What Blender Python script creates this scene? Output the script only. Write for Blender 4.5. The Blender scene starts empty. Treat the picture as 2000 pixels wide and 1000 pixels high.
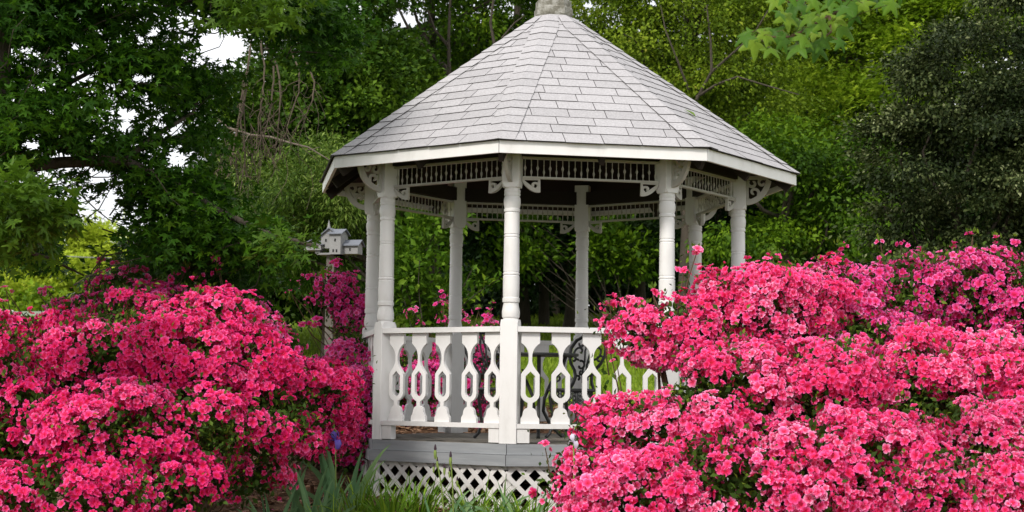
import bpy, math, random
import numpy as np
from mathutils import Vector, Matrix
from mathutils.geometry import tessellate_polygon
random.seed(7)
rng = np.random.default_rng(7)
SC = bpy.context.scene
COL = SC.collection
PI = math.pi
# ------------------------------------------------------------------ camera, sky, sun, exposure
EYE = 1.5
FPX, PITCH, ROLL = 3041.6, 0.0875, -0.0123
cam = bpy.data.cameras.new('camera'); camo = bpy.data.objects.new('camera', cam); COL.objects.link(camo)
cam.sensor_width = 36; cam.lens = FPX*36/2000; cam.clip_start = 0.1; cam.clip_end = 600
camo.matrix_world = Matrix.Translation((0, 0, EYE)) @ Matrix.Rotation(PI/2+PITCH, 4, 'X') @ Matrix.Rotation(-ROLL, 4, 'Z')
cam.dof.use_dof = True; cam.dof.focus_distance = 12.0; cam.dof.aperture_fstop = 4.5
SC.camera = camo
SUN_EL, SUN_AZ = math.radians(41), math.radians(-148)   # azimuth from +Y towards +X
world = bpy.data.worlds.new('World'); SC.world = world; world.use_nodes = True
wn = world.node_tree; wn.nodes.clear()
sky = wn.nodes.new('ShaderNodeTexSky'); sky.sky_type = 'NISHITA'; sky.sun_disc = False
sky.sun_elevation = SUN_EL; sky.sun_rotation = SUN_AZ; sky.air_density = 1.0; sky.dust_density = 3.0; sky.ozone_density = 1.0
bg = wn.nodes.new('ShaderNodeBackground'); bg.inputs[1].default_value = 0.085
cl = wn.nodes.new('ShaderNodeMixRGB'); cl.inputs[2].default_value = (11.9, 12.0, 12.3, 1)   # thin bright cloud over the whole sky
tcw = wn.nodes.new('ShaderNodeTexCoord'); nzw = wn.nodes.new('ShaderNodeTexNoise'); nzw.inputs['Scale'].default_value = 2.2; nzw.inputs['Detail'].default_value = 6
rw = wn.nodes.new('ShaderNodeMapRange'); rw.inputs[1].default_value = .3; rw.inputs[2].default_value = .6; rw.inputs[3].default_value = .72; rw.inputs[4].default_value = .98
wo = wn.nodes.new('ShaderNodeOutputWorld')
wn.links.new(tcw.outputs['Generated'], nzw.inputs['Vector']); wn.links.new(nzw.outputs[0], rw.inputs[0]); wn.links.new(rw.outputs[0], cl.inputs[0])
wn.links.new(sky.outputs[0], cl.inputs[1]); wn.links.new(cl.outputs[0], bg.inputs[0]); wn.links.new(bg.outputs[0], wo.inputs[0])
sl = bpy.data.lights.new('sun', 'SUN'); sl.energy = 2.3; sl.angle = math.radians(9); sl.color = (1, .95, .88)
so = bpy.data.objects.new('sun', sl); COL.objects.link(so)
sd = Vector((math.sin(SUN_AZ)*math.cos(SUN_EL), math.cos(SUN_AZ)*math.cos(SUN_EL), math.sin(SUN_EL)))
so.rotation_euler = sd.to_track_quat('Z', 'Y').to_euler()
so.location = (0, 0, 20)
SC.view_settings.view_transform = 'Standard'; SC.view_settings.look = 'None'
SC.view_settings.exposure = 0.44; SC.view_settings.gamma = 1
try: SC.view_settings.use_curve_mapping = False
except Exception: pass
SC.cycles.use_denoising = True
SC.cycles.max_bounces = 8; SC.cycles.diffuse_bounces = 2; SC.cycles.transmission_bounces = 4; SC.cycles.transparent_max_bounces = 4

# ------------------------------------------------------------------ camera model helpers
def P(px, py, d):
    """world point seen at photo pixel (px,py), at distance d along +Y"""
    X, Yu = px-1000, 500-py
    c, s = math.cos(ROLL), math.sin(ROLL)
    x, y = X*c+Yu*s, -X*s+Yu*c
    cp, sp = math.cos(PITCH), math.sin(PITCH)
    v = (x, FPX*cp-y*sp, FPX*sp+y*cp)
    k = d/v[1]
    return np.array([v[0]*k, d, v[2]*k+EYE])
def project(p):
    p = np.asarray(p, float)
    x, y, z = p[..., 0], p[..., 1], p[..., 2]-EYE
    cp, sp = math.cos(PITCH), math.sin(PITCH)
    d = y*cp+z*sp; u = -y*sp+z*cp
    X, Y = FPX*x/d, FPX*u/d
    c, s = math.cos(ROLL), math.sin(ROLL)
    return 1000+X*c-Y*s, 500-(X*s+Y*c), d
def sstep(a, b, t):
    t = np.clip((t-a)/(b-a), 0, 1); return t*t*(3-2*t)
def gz(x, y):
    x = np.asarray(x, float); y = np.asarray(y, float)
    front = .5-.03*np.clip(12.5-y, 0, 30)
    hill = np.clip(y-12.5, 0, 19.5)*.13+np.clip(y-32, 0, 200)*.035
    tilt = np.clip(x, -25, 25)*.02*sstep(16, 40, y)
    return front+hill+tilt+.02*np.sin(x*1.3+.5*y)*np.cos(y*.9)*sstep(-2, 4, y)

# ------------------------------------------------------------------ mesh helpers
class MB:
    def __init__(s): s.v = []; s.f = []; s.m = []; s.n = 0
    def add(s, v, f, mi=0):
        s.v.extend([tuple(map(float, p)) for p in v]); s.f.extend([tuple(int(i)+s.n for i in q) for q in f]); s.m += [mi]*len(f); s.n += len(v)
    def box(s, c, size, M=None, mi=0):
        x, y, z = [k/2 for k in size]
        v = [Vector((c[0]+a*x, c[1]+b*y, c[2]+e*z)) for a in (-1, 1) for b in (-1, 1) for e in (-1, 1)]
        if M is not None: v = [M @ p for p in v]
        s.add(v, [(0, 1, 3, 2), (4, 6, 7, 5), (0, 4, 5, 1), (2, 3, 7, 6), (0, 2, 6, 4), (1, 5, 7, 3)], mi)
    def beam(s, a, b, w, h, up=(0, 0, 1), mi=0):
        a = Vector(a); b = Vector(b); t = (b-a).normalized(); u = t.cross(Vector(up)).normalized(); n = u.cross(t)
        v = []
        for p in (a, b):
            for i, j in ((-1, -1), (1, -1), (1, 1), (-1, 1)): v.append(p+u*(i*w/2)+n*(j*h/2))
        s.add(v, [(3, 2, 1, 0), (4, 5, 6, 7), (0, 1, 5, 4), (1, 2, 6, 5), (2, 3, 7, 6), (3, 0, 4, 7)], mi)
    def lathe(s, prof, n=20, c=(0, 0, 0), mi=0):
        v = []; f = []
        for r, z in prof:
            for i in range(n): v.append((c[0]+r*math.cos(2*PI*i/n), c[1]+r*math.sin(2*PI*i/n), c[2]+z))
        for k in range(len(prof)-1):
            for i in range(n):
                j = (i+1) % n; f.append((k*n+i, k*n+j, (k+1)*n+j, (k+1)*n+i))
        f.append(tuple(range(n))[::-1]); f.append(tuple(range((len(prof)-1)*n, len(prof)*n)))
        s.add(v, f, mi)
    def tube(s, path, rad, n=6, mi=0):
        path = [Vector(p) for p in path]
        if not hasattr(rad, '__len__'): rad = [rad]*len(path)
        v = []; f = []; prev = None
        for k, p in enumerate(path):
            t = (path[min(k+1, len(path)-1)]-path[max(k-1, 0)])
            if t.length < 1e-6: t = Vector((0, 0, 1))
            t.normalize()
            if prev is None:
                a = Vector((0, 0, 1)) if abs(t.z) < .9 else Vector((1, 0, 0)); u = t.cross(a).normalized()
            else:
                u = (prev-t*prev.dot(t))
                u = u.normalized() if u.length > 1e-5 else t.orthogonal().normalized()
            prev = u; w = t.cross(u)
            for i in range(n):
                a = 2*PI*i/n; v.append(p+(u*math.cos(a)+w*math.sin(a))*rad[k])
        for k in range(len(path)-1):
            for i in range(n):
                j = (i+1) % n; f.append((k*n+i, k*n+j, (k+1)*n+j, (k+1)*n+i))
        f.append(tuple(range(n))[::-1]); f.append(tuple(range((len(path)-1)*n, len(path)*n)))
        s.add(v, f, mi)
    def prism(s, outer, holes, y0, y1, mi=0, M=None):
        """outline in (x,z), extruded along y"""
        loops = [outer]+list(holes)
        tri = tessellate_polygon([[Vector((p[0], p[1], 0)) for p in L] for L in loops])
        pts = [p for L in loops for p in L]; n = len(pts)
        v = [Vector((p[0], y0, p[1])) for p in pts]+[Vector((p[0], y1, p[1])) for p in pts]
        if M is not None: v = [M @ p for p in v]
        f = [tuple(t) for t in tri]+[tuple(i+n for i in t[::-1]) for t in tri]
        o = 0
        for L in loops:
            m = len(L)
            for i in range(m):
                a, b = o+i, o+(i+1) % m; f.append((a, b, b+n, a+n))
            o += m
        s.add(v, f, mi)
    def mesh(s, name, mats, smooth=None):
        me = bpy.data.meshes.new(name); me.from_pydata(s.v, [], s.f)
        for m in (mats if isinstance(mats, (list, tuple)) else [mats]): me.materials.append(m)
        if any(s.m): me.polygons.foreach_set('material_index', s.m)
        me.update()
        import bmesh
        b = bmesh.new(); b.from_mesh(me); bmesh.ops.recalc_face_normals(b, faces=b.faces); b.to_mesh(me); b.free()
        if smooth is not None:
            me.shade_smooth(); me.set_sharp_from_angle(angle=math.radians(smooth))
        return me
def link(name, data, parent=None, loc=None, M=None, **kw):
    o = bpy.data.objects.new(name, data); COL.objects.link(o)
    if parent is not None: o.parent = parent
    if M is not None: o.matrix_basis = M
    elif loc is not None: o.location = loc
    for k, v in kw.items(): o[k] = v
    return o
def thing(name, label, cat, loc=(0, 0, 0), rz=0, group=None, data=None):
    o = bpy.data.objects.new(name, data); COL.objects.link(o); o.location = loc; o.rotation_euler = (0, 0, rz)
    o['label'] = label; o['category'] = cat
    if group: o['group'] = group
    return o
def copy_tree(o, parent=None):
    c = o.copy(); COL.objects.link(c)
    if parent: c.parent = parent
    for ch in list(o.children): copy_tree(ch, c)
    return c
def np_mesh(name, V, F, mat, attrs=None, smooth=False):
    """V (n,3), F (m,3) triangles"""
    me = bpy.data.meshes.new(name)
    me.vertices.add(len(V)); me.vertices.foreach_set('co', np.ascontiguousarray(V, dtype=np.float32).ravel())
    me.loops.add(F.size); me.loops.foreach_set('vertex_index', np.ascontiguousarray(F, dtype=np.int32).ravel())
    me.polygons.add(len(F)); me.polygons.foreach_set('loop_start', np.arange(0, F.size, F.shape[1], dtype=np.int32))
    if smooth: me.polygons.foreach_set('use_smooth', np.ones(len(F), dtype=bool))
    me.materials.append(mat)
    for k, a in (attrs or {}).items():
        at = me.attributes.new(k, 'FLOAT', 'POINT'); at.data.foreach_set('value', np.ascontiguousarray(a, dtype=np.float32))
    me.update(calc_edges=True)
    return me
def rot_from(t, n):
    """matrices whose y axis is t and z axis is close to n; rows are points -> returns (M,3,3) columns x,y,z"""
    t = t/np.maximum(np.linalg.norm(t, axis=1, keepdims=True), 1e-9)
    x = np.cross(t, n); x /= np.maximum(np.linalg.norm(x, axis=1, keepdims=True), 1e-9)
    z = np.cross(x, t)
    return np.stack([x, t, z], axis=2)
def scatter(T, pos, R, size, rnd, bend=None):
    """T = list of (V,F,g) templates"""
    k = rng.integers(0, len(T), len(pos)); Vs, Fs, G, Rn = [], [], [], []; off = 0
    for i, (tv, tf, tg) in enumerate(T):
        s = np.nonzero(k == i)[0]
        if not len(s): continue
        v = np.einsum('mij,nj->mni', R[s], tv)*size[s][:, None, None]+pos[s][:, None, :]
        f = tf[None]+(np.arange(len(s))*len(tv))[:, None, None]+off
        Vs.append(v.reshape(-1, 3)); Fs.append(f.reshape(-1, tf.shape[1])); off += len(s)*len(tv)
        G.append(np.tile(tg, len(s))); Rn.append(np.repeat(rnd[s], len(tv)))
    return np.concatenate(Vs), np.concatenate(Fs), np.concatenate(G), np.concatenate(Rn)
def unit(v): return v/np.maximum(np.linalg.norm(v, axis=-1, keepdims=True), 1e-9)

# ------------------------------------------------------------------ materials
def nodes(name):
    m = bpy.data.materials.new(name); m.use_nodes = True; t = m.node_tree
    return m, t, t.nodes, t.links, t.nodes['Principled BSDF']
def setspec(b, v):
    b.inputs['Specular IOR Level'].default_value = v
def ramp(N, stops, interp='LINEAR'):
    r = N.new('ShaderNodeValToRGB'); e = r.color_ramp.elements; r.color_ramp.interpolation = interp
    while len(e) < len(stops): e.new(.5)
    for q, (p, c) in zip(e, stops): q.position = p; q.color = (*c, 1)
    return r
def surf(name, stops, scale=8, rough=.6, bump=.2, stretch=(1, 1, 1), detail=6, spec=.3, bscale=None, dist=.01, obj_rand=0.0, metal=0):
    m, t, N, L, b = nodes(name)
    tc = N.new('ShaderNodeTexCoord'); mp = N.new('ShaderNodeMapping'); mp.inputs['Scale'].default_value = stretch
    L.new(tc.outputs['Object'], mp.inputs[0])
    n = N.new('ShaderNodeTexNoise'); n.inputs['Scale'].default_value = scale; n.inputs['Detail'].default_value = detail; n.inputs['Roughness'].default_value = .65
    L.new(mp.outputs[0], n.inputs['Vector'])
    r = ramp(N, stops); L.new(n.outputs[0], r.inputs[0])
    col = r.outputs[0]
    if obj_rand:
        oi = N.new('ShaderNodeObjectInfo'); mr = N.new('ShaderNodeMapRange'); mr.inputs[3].default_value = 1-obj_rand; mr.inputs[4].default_value = 1+obj_rand
        L.new(oi.outputs['Random'], mr.inputs[0])
        vm = N.new('ShaderNodeVectorMath'); vm.operation = 'SCALE'; L.new(col, vm.inputs[0]); L.new(mr.outputs[0], vm.inputs['Scale']); col = vm.outputs[0]
    L.new(col, b.inputs['Base Color'])
    b.inputs['Roughness'].default_value = rough; b.inputs['Metallic'].default_value = metal; setspec(b, spec)
    if bump:
        n2 = N.new('ShaderNodeTexNoise'); n2.inputs['Scale'].default_value = bscale or scale*3; n2.inputs['Detail'].default_value = 8
        L.new(mp.outputs[0], n2.inputs['Vector'])
        bp = N.new('ShaderNodeBump'); bp.inputs['Strength'].default_value = bump; bp.inputs['Distance'].default_value = dist
        L.new(n2.outputs[0], bp.inputs['Height']); L.new(bp.outputs[0], b.inputs['Normal'])
    return m
def leafmat(name, stops, trans=.33, rough=.55, spec=.12, gmix=None):
    """colour from the per-leaf random attribute, with translucency"""
    m, t, N, L, b = nodes(name)
    a = N.new('ShaderNodeAttribute'); a.attribute_name = 'rnd'
    r = ramp(N, stops); L.new(a.outputs['Fac'], r.inputs[0]); col = r.outputs[0]
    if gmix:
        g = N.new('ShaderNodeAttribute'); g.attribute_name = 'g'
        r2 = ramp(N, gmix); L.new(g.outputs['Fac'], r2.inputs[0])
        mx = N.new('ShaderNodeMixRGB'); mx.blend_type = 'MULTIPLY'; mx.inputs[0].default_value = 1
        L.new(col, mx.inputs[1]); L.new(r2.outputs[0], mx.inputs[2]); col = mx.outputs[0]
    L.new(col, b.inputs['Base Color']); b.inputs['Roughness'].default_value = rough; setspec(b, spec)
    tr = N.new('ShaderNodeBsdfTranslucent'); ms = N.new('ShaderNodeMixShader'); ms.inputs[0].default_value = trans
    L.new(col, tr.inputs[0]); L.new(b.outputs[0], ms.inputs[1]); L.new(tr.outputs[0], ms.inputs[2])
    L.new(ms.outputs[0], N['Material Output'].inputs['Surface'])
    return m
W = (.80, .785, .77)
M = {}
M['white'] = surf('white_paint', [(0, (.45, .44, .40)), (.30, (.68, .67, .65)), (.45, (.76, .75, .735)), (.7, (.80, .79, .78))], scale=7, rough=.5, bump=.15, stretch=(1, 1, .35), bscale=30, dist=.004, spec=.35)
M['cream_shaded'] = surf('shaded_cream_trim', [(0, (.38, .365, .325)), (.5, (.50, .485, .445)), (1, (.58, .56, .53))], scale=6, rough=.55, bump=.1, bscale=30, dist=.003)  # cream trim with the shade under the eaves put into its tone
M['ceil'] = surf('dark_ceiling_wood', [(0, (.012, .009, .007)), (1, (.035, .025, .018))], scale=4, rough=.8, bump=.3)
M['shingle'] = surf('grey_shingle', [(0, (.23, .22, .228)), (.42, (.345, .333, .342)), (.6, (.41, .397, .407)), (1, (.50, .485, .497))], scale=60, rough=.95, bump=.5, bscale=140, dist=.004, detail=4, spec=.1, obj_rand=.07)
M['bitumen'] = surf('shingle_edge', [(0, (.04, .038, .038)), (1, (.10, .095, .095))], scale=30, rough=.9, bump=0)
M['greywood'] = surf('grey_painted_skirt', [(0, (.16, .17, .18)), (.4, (.26, .275, .29)), (.65, (.33, .345, .36)), (1, (.42, .43, .44))], scale=6, rough=.6, bump=.35, stretch=(.25, 1, 3), bscale=14, dist=.006)
M['deck'] = surf('weathered_deck', [(0, (.06, .05, .04)), (.4, (.16, .14, .11)), (.55, (.22, .20, .17)), (.65, (.26, .26, .26)), (1, (.33, .33, .33))], scale=9, rough=.8, bump=.6, stretch=(.3, 3, 1), obj_rand=.15)
M['lattice'] = surf('lattice_paint', [(0, (.24, .22, .17)), (.33, (.52, .49, .44)), (.48, (.70, .685, .66)), (1, (.77, .755, .74))], scale=7, rough=.6, bump=.2)
M['iron'] = surf('black_iron', [(0, (.012, .013, .013)), (1, (.035, .036, .036))], scale=20, rough=.42, bump=.15, spec=.5)
M['cap'] = surf('lichen_cap', [(0, (.05, .048, .04)), (.45, (.17, .16, .13)), (.58, (.30, .29, .26)), (1, (.48, .47, .45))], scale=18, rough=.85, bump=.8, dist=.01)
M['bark'] = surf('grey_bark', [(0, (.03, .024, .018)), (1, (.11, .09, .07))], scale=14, rough=.95, bump=.9, stretch=(1, 1, .25), dist=.03)
M['barklight'] = surf('pale_bark', [(0, (.08, .065, .05)), (1, (.24, .20, .16))], scale=14, rough=.95, bump=.6, stretch=(1, 1, .3))
M['vinebark'] = surf('vine_bark', [(0, (.04, .03, .022)), (1, (.13, .10, .07))], scale=20, rough=.95, bump=.5)
M['stem'] = surf('azalea_stem', [(0, (.05, .03, .018)), (1, (.13, .08, .045))], scale=20, rough=.9, bump=.3)
M['fence'] = surf('fence_paint', [(0, (.7, .7, .7)), (1, (.82, .82, .82))], scale=6, rough=.5, bump=.1)
M['slate'] = surf('birdhouse_roof', [(0, (.10, .11, .13)), (1, (.22, .235, .27))], scale=25, rough=.7, bump=.3, stretch=(1, 1, 4))
M['bhw'] = surf('birdhouse_paint', [(0, (.18, .18, .178)), (1, (.33, .33, .325))], scale=9, rough=.7, bump=.1)
M['hole'] = surf('dark_hole', [(0, (.008, .008, .008)), (1, (.02, .02, .02))], scale=5, rough=.9, bump=0)
M['postwood'] = surf('grey_post_wood', [(0, (.09, .08, .07)), (1, (.2, .18, .15))], scale=9, rough=.9, bump=.5, stretch=(1, 1, .2))
M['rust'] = surf('rusty_metal', [(0, (.12, .045, .02)), (1, (.26, .11, .05))], scale=25, rough=.85, bump=.3)
M['wire'] = surf('wire', [(0, (.2, .2, .2)), (1, (.3, .3, .3))], scale=5, rough=.5, bump=0)

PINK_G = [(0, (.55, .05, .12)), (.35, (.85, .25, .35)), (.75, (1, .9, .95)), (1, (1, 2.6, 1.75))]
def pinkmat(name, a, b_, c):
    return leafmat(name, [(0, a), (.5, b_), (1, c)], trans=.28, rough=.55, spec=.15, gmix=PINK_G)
M['pinkR'] = pinkmat('hot_pink_petal', (.74, .016, .13), (.93, .075, .29), (.96, .27, .50))
M['pinkL'] = pinkmat('crimson_pink_petal', (.62, .008, .11), (.86, .035, .22), (.94, .13, .37))
M['magenta'] = pinkmat('magenta_petal', (.62, .018, .20), (.80, .055, .32), (.90, .18, .48))
M['magR'] = pinkmat('rose_magenta_petal', (.66, .02, .19), (.78, .06, .29), (.87, .19, .46))
M['azleaf'] = leafmat('azalea_leaf', [(0, (.02, .045, .006)), (.6, (.055, .11, .012)), (1, (.15, .22, .02))], trans=.25)
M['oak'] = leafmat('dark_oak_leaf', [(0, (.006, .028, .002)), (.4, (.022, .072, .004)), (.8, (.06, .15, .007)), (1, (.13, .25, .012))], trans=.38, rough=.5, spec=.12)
M['oak_lit'] = leafmat('lit_oak_leaf', [(0, (.04, .10, .008)), (1, (.11, .20, .014))], trans=.4, rough=.45)  # lighter copy of the oak leaf: light on low and outer boughs as colour
M['cedar'] = leafmat('cedar_leaf', [(0, (.008, .026, .002)), (.5, (.034, .08, .005)), (1, (.13, .22, .014))], trans=.2, rough=.6)
M['willow'] = leafmat('slender_leaf', [(0, (.012, .035, .003)), (.5, (.055, .11, .008)), (.85, (.20, .28, .05)), (1, (.42, .50, .16))], trans=.3, rough=.45)
M['decid'] = leafmat('green_leaf', [(0, (.010, .034, .002)), (.45, (.048, .11, .005)), (.85, (.15, .26, .012)), (1, (.29, .40, .022))], trans=.35)
M['olive'] = leafmat('olive_leaf', [(0, (.03, .055, .005)), (.5, (.11, .18, .010)), (.9, (.28, .37, .025)), (1, (.34, .27, .05))], trans=.35)
M['bright'] = leafmat('spring_leaf', [(0, (.04, .09, .005)), (.5, (.17, .28, .012)), (1, (.42, .54, .035))], trans=.35)
M['holly'] = leafmat('greygreen_leaf', [(0, (.005, .012, .003)), (.5, (.020, .034, .007)), (.75, (.12, .15, .05)), (1, (.36, .38, .20))], trans=.15, rough=.55, spec=.15)
M['shrub'] = leafmat('shrub_leaf', [(0, (.02, .06, .004)), (.6, (.08, .17, .010)), (1, (.22, .34, .025))], trans=.35)
M['woods'] = leafmat('wood_leaf', [(0, (.003, .010, .0015)), (.6, (.010, .030, .003)), (1, (.035, .08, .006))], trans=.25)
M['yellow'] = leafmat('far_yellowgreen_leaf', [(0, (.22, .30, .02)), (.6, (.42, .52, .04)), (1, (.60, .66, .08))], trans=.4)
M['gum'] = leafmat('sweetgum_leaf', [(0, (.05, .13, .016)), (.6, (.10, .21, .022)), (1, (.20, .31, .03))], trans=.42, rough=.45)
M['iris'] = leafmat('iris_leaf', [(0, (.11, .23, .10)), (.6, (.18, .32, .14)), (1, (.27, .42, .17))], trans=.25, rough=.45)
M['daylily'] = leafmat('daylily_leaf', [(0, (.05, .13, .008)), (.6, (.12, .24, .015)), (1, (.25, .38, .035))], trans=.3, rough=.45)
M['grassb'] = leafmat('lawn_blade', [(0, (.12, .20, .012)), (.6, (.22, .33, .022)), (1, (.34, .43, .05))], trans=.3)
M['dry'] = leafmat('dry_grass', [(0, (.12, .13, .04)), (1, (.28, .26, .12))], trans=.2)
M['chip'] = leafmat('mulch_chip', [(0, (.08, .04, .022)), (.5, (.19, .10, .055)), (1, (.38, .24, .15))], trans=0, rough=.9)
M['purple'] = leafmat('iris_petal', [(0, (.14, .09, .5)), (1, (.28, .2, .68))], trans=.35)
M['lilac'] = leafmat('pale_iris_petal', [(0, (.6, .6, .72)), (1, (.75, .75, .82))], trans=.35)
M['bud'] = surf('dark_bud', [(0, (.02, .012, .02)), (1, (.06, .03, .045))], scale=30, rough=.6, bump=0)
M['sheath'] = surf('bud_sheath', [(0, (.16, .25, .05)), (1, (.26, .33, .09))], scale=30, rough=.5, bump=0)
# ground
def ground_mat(name, stops, s1, bump, dist):
    m = surf(name, stops, scale=s1, rough=.95, bump=bump, bscale=s1*4, dist=dist, detail=10, spec=.1); return m
M['lawn'] = ground_mat('lawn_soil', [(0, (.07, .12, .014)), (.5, (.15, .22, .025)), (1, (.22, .29, .04))], 2.5, .5, .04)
M['mulch'] = ground_mat('mulch', [(0, (.03, .016, .01)), (.45, (.09, .05, .028)), (.6, (.16, .09, .05)), (1, (.28, .18, .11))], 14, 1, .03)

# ------------------------------------------------------------------ ground
def grid_mesh(name, xs, ys, dz, mat):
    X, Y = np.meshgrid(xs, ys); Z = gz(X, Y)+dz
    V = np.stack([X, Y, Z], -1).reshape(-1, 3); nx, ny = len(xs), len(ys)
    i = (np.arange(ny-1)[:, None]*nx+np.arange(nx-1)[None]).ravel()
    F = np.stack([i, i+1, i+nx+1, i+nx], 1)
    return np_mesh(name, V, F, mat, smooth=True)
xs = np.unique(np.concatenate([np.linspace(-150, -20, 20), np.linspace(-20, 20, 81), np.linspace(20, 150, 20)]))
ys = np.unique(np.concatenate([np.linspace(-20, 4, 10), np.linspace(4, 36, 81), np.linspace(36, 300, 30)]))
link('ground', grid_mesh('ground', xs, ys, 0, M['lawn']), kind='structure', label='grassy ground rising gently behind the gazebo')
link('mulch_bed', grid_mesh('mulch_bed', np.linspace(-9, 10, 60), np.linspace(5, 19.0, 60), .02, M['mulch']), kind='structure', label='brown bark mulch bed around the gazebo')

# ------------------------------------------------------------------ gazebo
GX, GD, PHI, RP, RE = .357, 14.208, -.2137, 1.70, 2.215
GZ = 0.5
def zz(z): return z+EYE-GZ           # camera-relative height -> gazebo-local height
gazebo = thing('gazebo', 'white eight-sided wooden gazebo with grey shingled roof between the pink azaleas', 'gazebo', (GX, GD, GZ), PHI)
def vert(i, R, z): a = i*PI/4; return Vector((R*math.sin(a), -R*math.cos(a), z))
def vmat(i, R=0, z=0):               # frame at vertex i: x tangent, y outward
    a = i*PI/4; return Matrix.Translation(vert(i, R, z)) @ Matrix.Rotation(a+PI, 4, 'Z')
def smat(k, ap=0, z=0):              # frame at middle of side k: x along side, y outward
    a = (k+.5)*PI/4; return Matrix.Translation((ap*math.sin(a), -ap*math.cos(a), z)) @ Matrix.Rotation(a+PI, 4, 'Z')
# Rotation(a+PI): local +y -> (sin a, -cos a)
C8 = math.cos(PI/8); S8 = math.sin(PI/8); T8 = math.tan(PI/8)
zDeck, zRail, zBlk, zE0, zE1, zApex = zz(-.4066), zz(.53), zz(1.655), zz(1.867), zz(1.970), zz(3.585)
# -- deck
ZG = 0.03
def octa(mb, R, z0, z1, mi=0):
    v = [vert(i, R, z0) for i in range(8)]+[vert(i, R, z1) for i in range(8)]
    mb.add(v, [tuple(range(8)), tuple(range(8, 16))[::-1]]+[(i, (i+1) % 8, 8+(i+1) % 8, 8+i) for i in range(8)], mi)
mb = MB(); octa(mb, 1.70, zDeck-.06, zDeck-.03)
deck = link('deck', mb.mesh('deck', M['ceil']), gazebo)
dw = .138
nb = int(1.79*2/dw)+1
for i in range(nb):
    x0 = -1.80+i*dw; xa, xb = x0+.004, x0+dw-.004
    def hl(x):
        x = abs(x); R = 1.775; ap = R*C8
        if x > ap: return None
        t = R*S8
        return ap if x < t else ap-(x-t)
    xa, xb = max(xa, -1.775*C8+.001), min(xb, 1.775*C8-.001)
    if xb-xa < .02: continue
    # octagon side midpoints lie on the axes of a frame turned by 22.5 degrees
    q = [(xa, -hl(xa)), (xb, -hl(xb)), (xb, hl(xb)), (xa, hl(xa))]
    dz = random.uniform(-.002, .002)
    mb = MB(); v = [(a, b, zDeck-.028+dz) for a, b in q]+[(a, b, zDeck+dz) for a, b in q]
    mb.add(v, [(3, 2, 1, 0), (4, 5, 6, 7), (0, 1, 5, 4), (1, 2, 6, 5), (2, 3, 7, 6), (3, 0, 4, 7)])
    link('deck_board', mb.mesh('deck_board', M['deck']), deck, M=Matrix.Rotation(PI/8, 4, 'Z'))
def sideboard(R, z0, z1, th, mats, name='b'):
    L0 = 2*(R-th/C8)*S8; L1 = 2*R*S8; g = .003
    mb = MB(); v = [(-L0/2+g, -th, z0), (L0/2-g, -th, z0), (L1/2-g, 0, z0), (-L1/2+g, 0, z0)]
    v += [(a, b, z1) for a, b, _ in v]
    mb.add(v, [(3, 2, 1, 0), (4, 5, 6, 7), (0, 1, 5, 4), (1, 2, 6, 5), (2, 3, 7, 6), (3, 0, 4, 7)]); return mb.mesh(name, mats)
up = sideboard(1.805, zDeck-.085, zDeck-.003, .028, M['greywood'], 'skirt_board'); lo = sideboard(1.83, zDeck-.175, zDeck-.088, .05, M['greywood'], 'skirt_board')
for k in range(8):
    link('skirt_board', up, gazebo, M=smat(k, 1.805*C8)); link('skirt_board', lo, gazebo, M=smat(k, 1.83*C8))
# -- lattice panels
RL = 1.79; Ls = 2*RL*S8; zt = zDeck-.178; zb = -.06
def clip_strip(x0, sgn, w, xl, xr, z0, z1):
    poly = [(x0-w*.7071-3*sgn, -3), (x0+w*.7071-3*sgn, -3), (x0+w*.7071+3*sgn, 3), (x0-w*.7071+3*sgn, 3)]
    def clip(pl, f, ix):
        out = []
        for i in range(len(pl)):
            a, b = pl[i], pl[(i+1) % len(pl)]; fa, fb = f(a), f(b)
            if fa >= 0: out.append(a)
            if fa*fb < 0: t = fa/(fa-fb); out.append((a[0]+(b[0]-a[0])*t, a[1]+(b[1]-a[1])*t))
        return out
    for f in (lambda p: p[0]-xl, lambda p: xr-p[0], lambda p: p[1]-z0, lambda p: z1-p[1]):
        poly = clip(poly, f, 0)
        if len(poly) < 3: return None
    return poly
slat_cache = {}
for j in range(-5, 20):
    for sgn, y in ((1, 0.0), (-1, -.008)):
        x0 = -Ls/2-.3+j*.150+(.03 if sgn < 0 else 0)
        pl = clip_strip(x0, sgn, .037, -Ls/2+.004, Ls/2-.004, zb-.35, zt)
        if pl is None or len(pl) < 3: continue
        # strip must be placed around the panel's own mid height
        zc = (zb+zt)/2
        pl = clip_strip(x0, sgn, .037, -Ls/2+.004, Ls/2-.004, zb-zc, zt-zc)
        if pl is None or len(pl) < 3: continue
        A = sum(pl[i][0]*pl[(i+1) % len(pl)][1]-pl[(i+1) % len(pl)][0]*pl[i][1] for i in range(len(pl)))
        if abs(A) < .003: continue
        m = MB(); m.prism([(a, b+zc) for a, b in pl], [], y-.0075, y, 0); slat_cache[(j, sgn)] = m.mesh('slat', M['lattice'])
for k in range(8):
    mb = MB()
    mb.box((0, -.0255, zt-.012), (Ls-.03, .018, .036)); mb.box((0, -.0255, zb+.03), (Ls-.03, .018, .05))
    for s in (-1, 1): mb.box((s*(Ls/2-.024), -.0265, (zt+zb)/2), (.042, .018, zt-zb-.09))
    pn = link('lattice_panel', mb.mesh('lattice_panel', M['lattice']), gazebo, M=smat(k, RL*C8))
    for me in slat_cache.values(): link('slat', me, pn)
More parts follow.
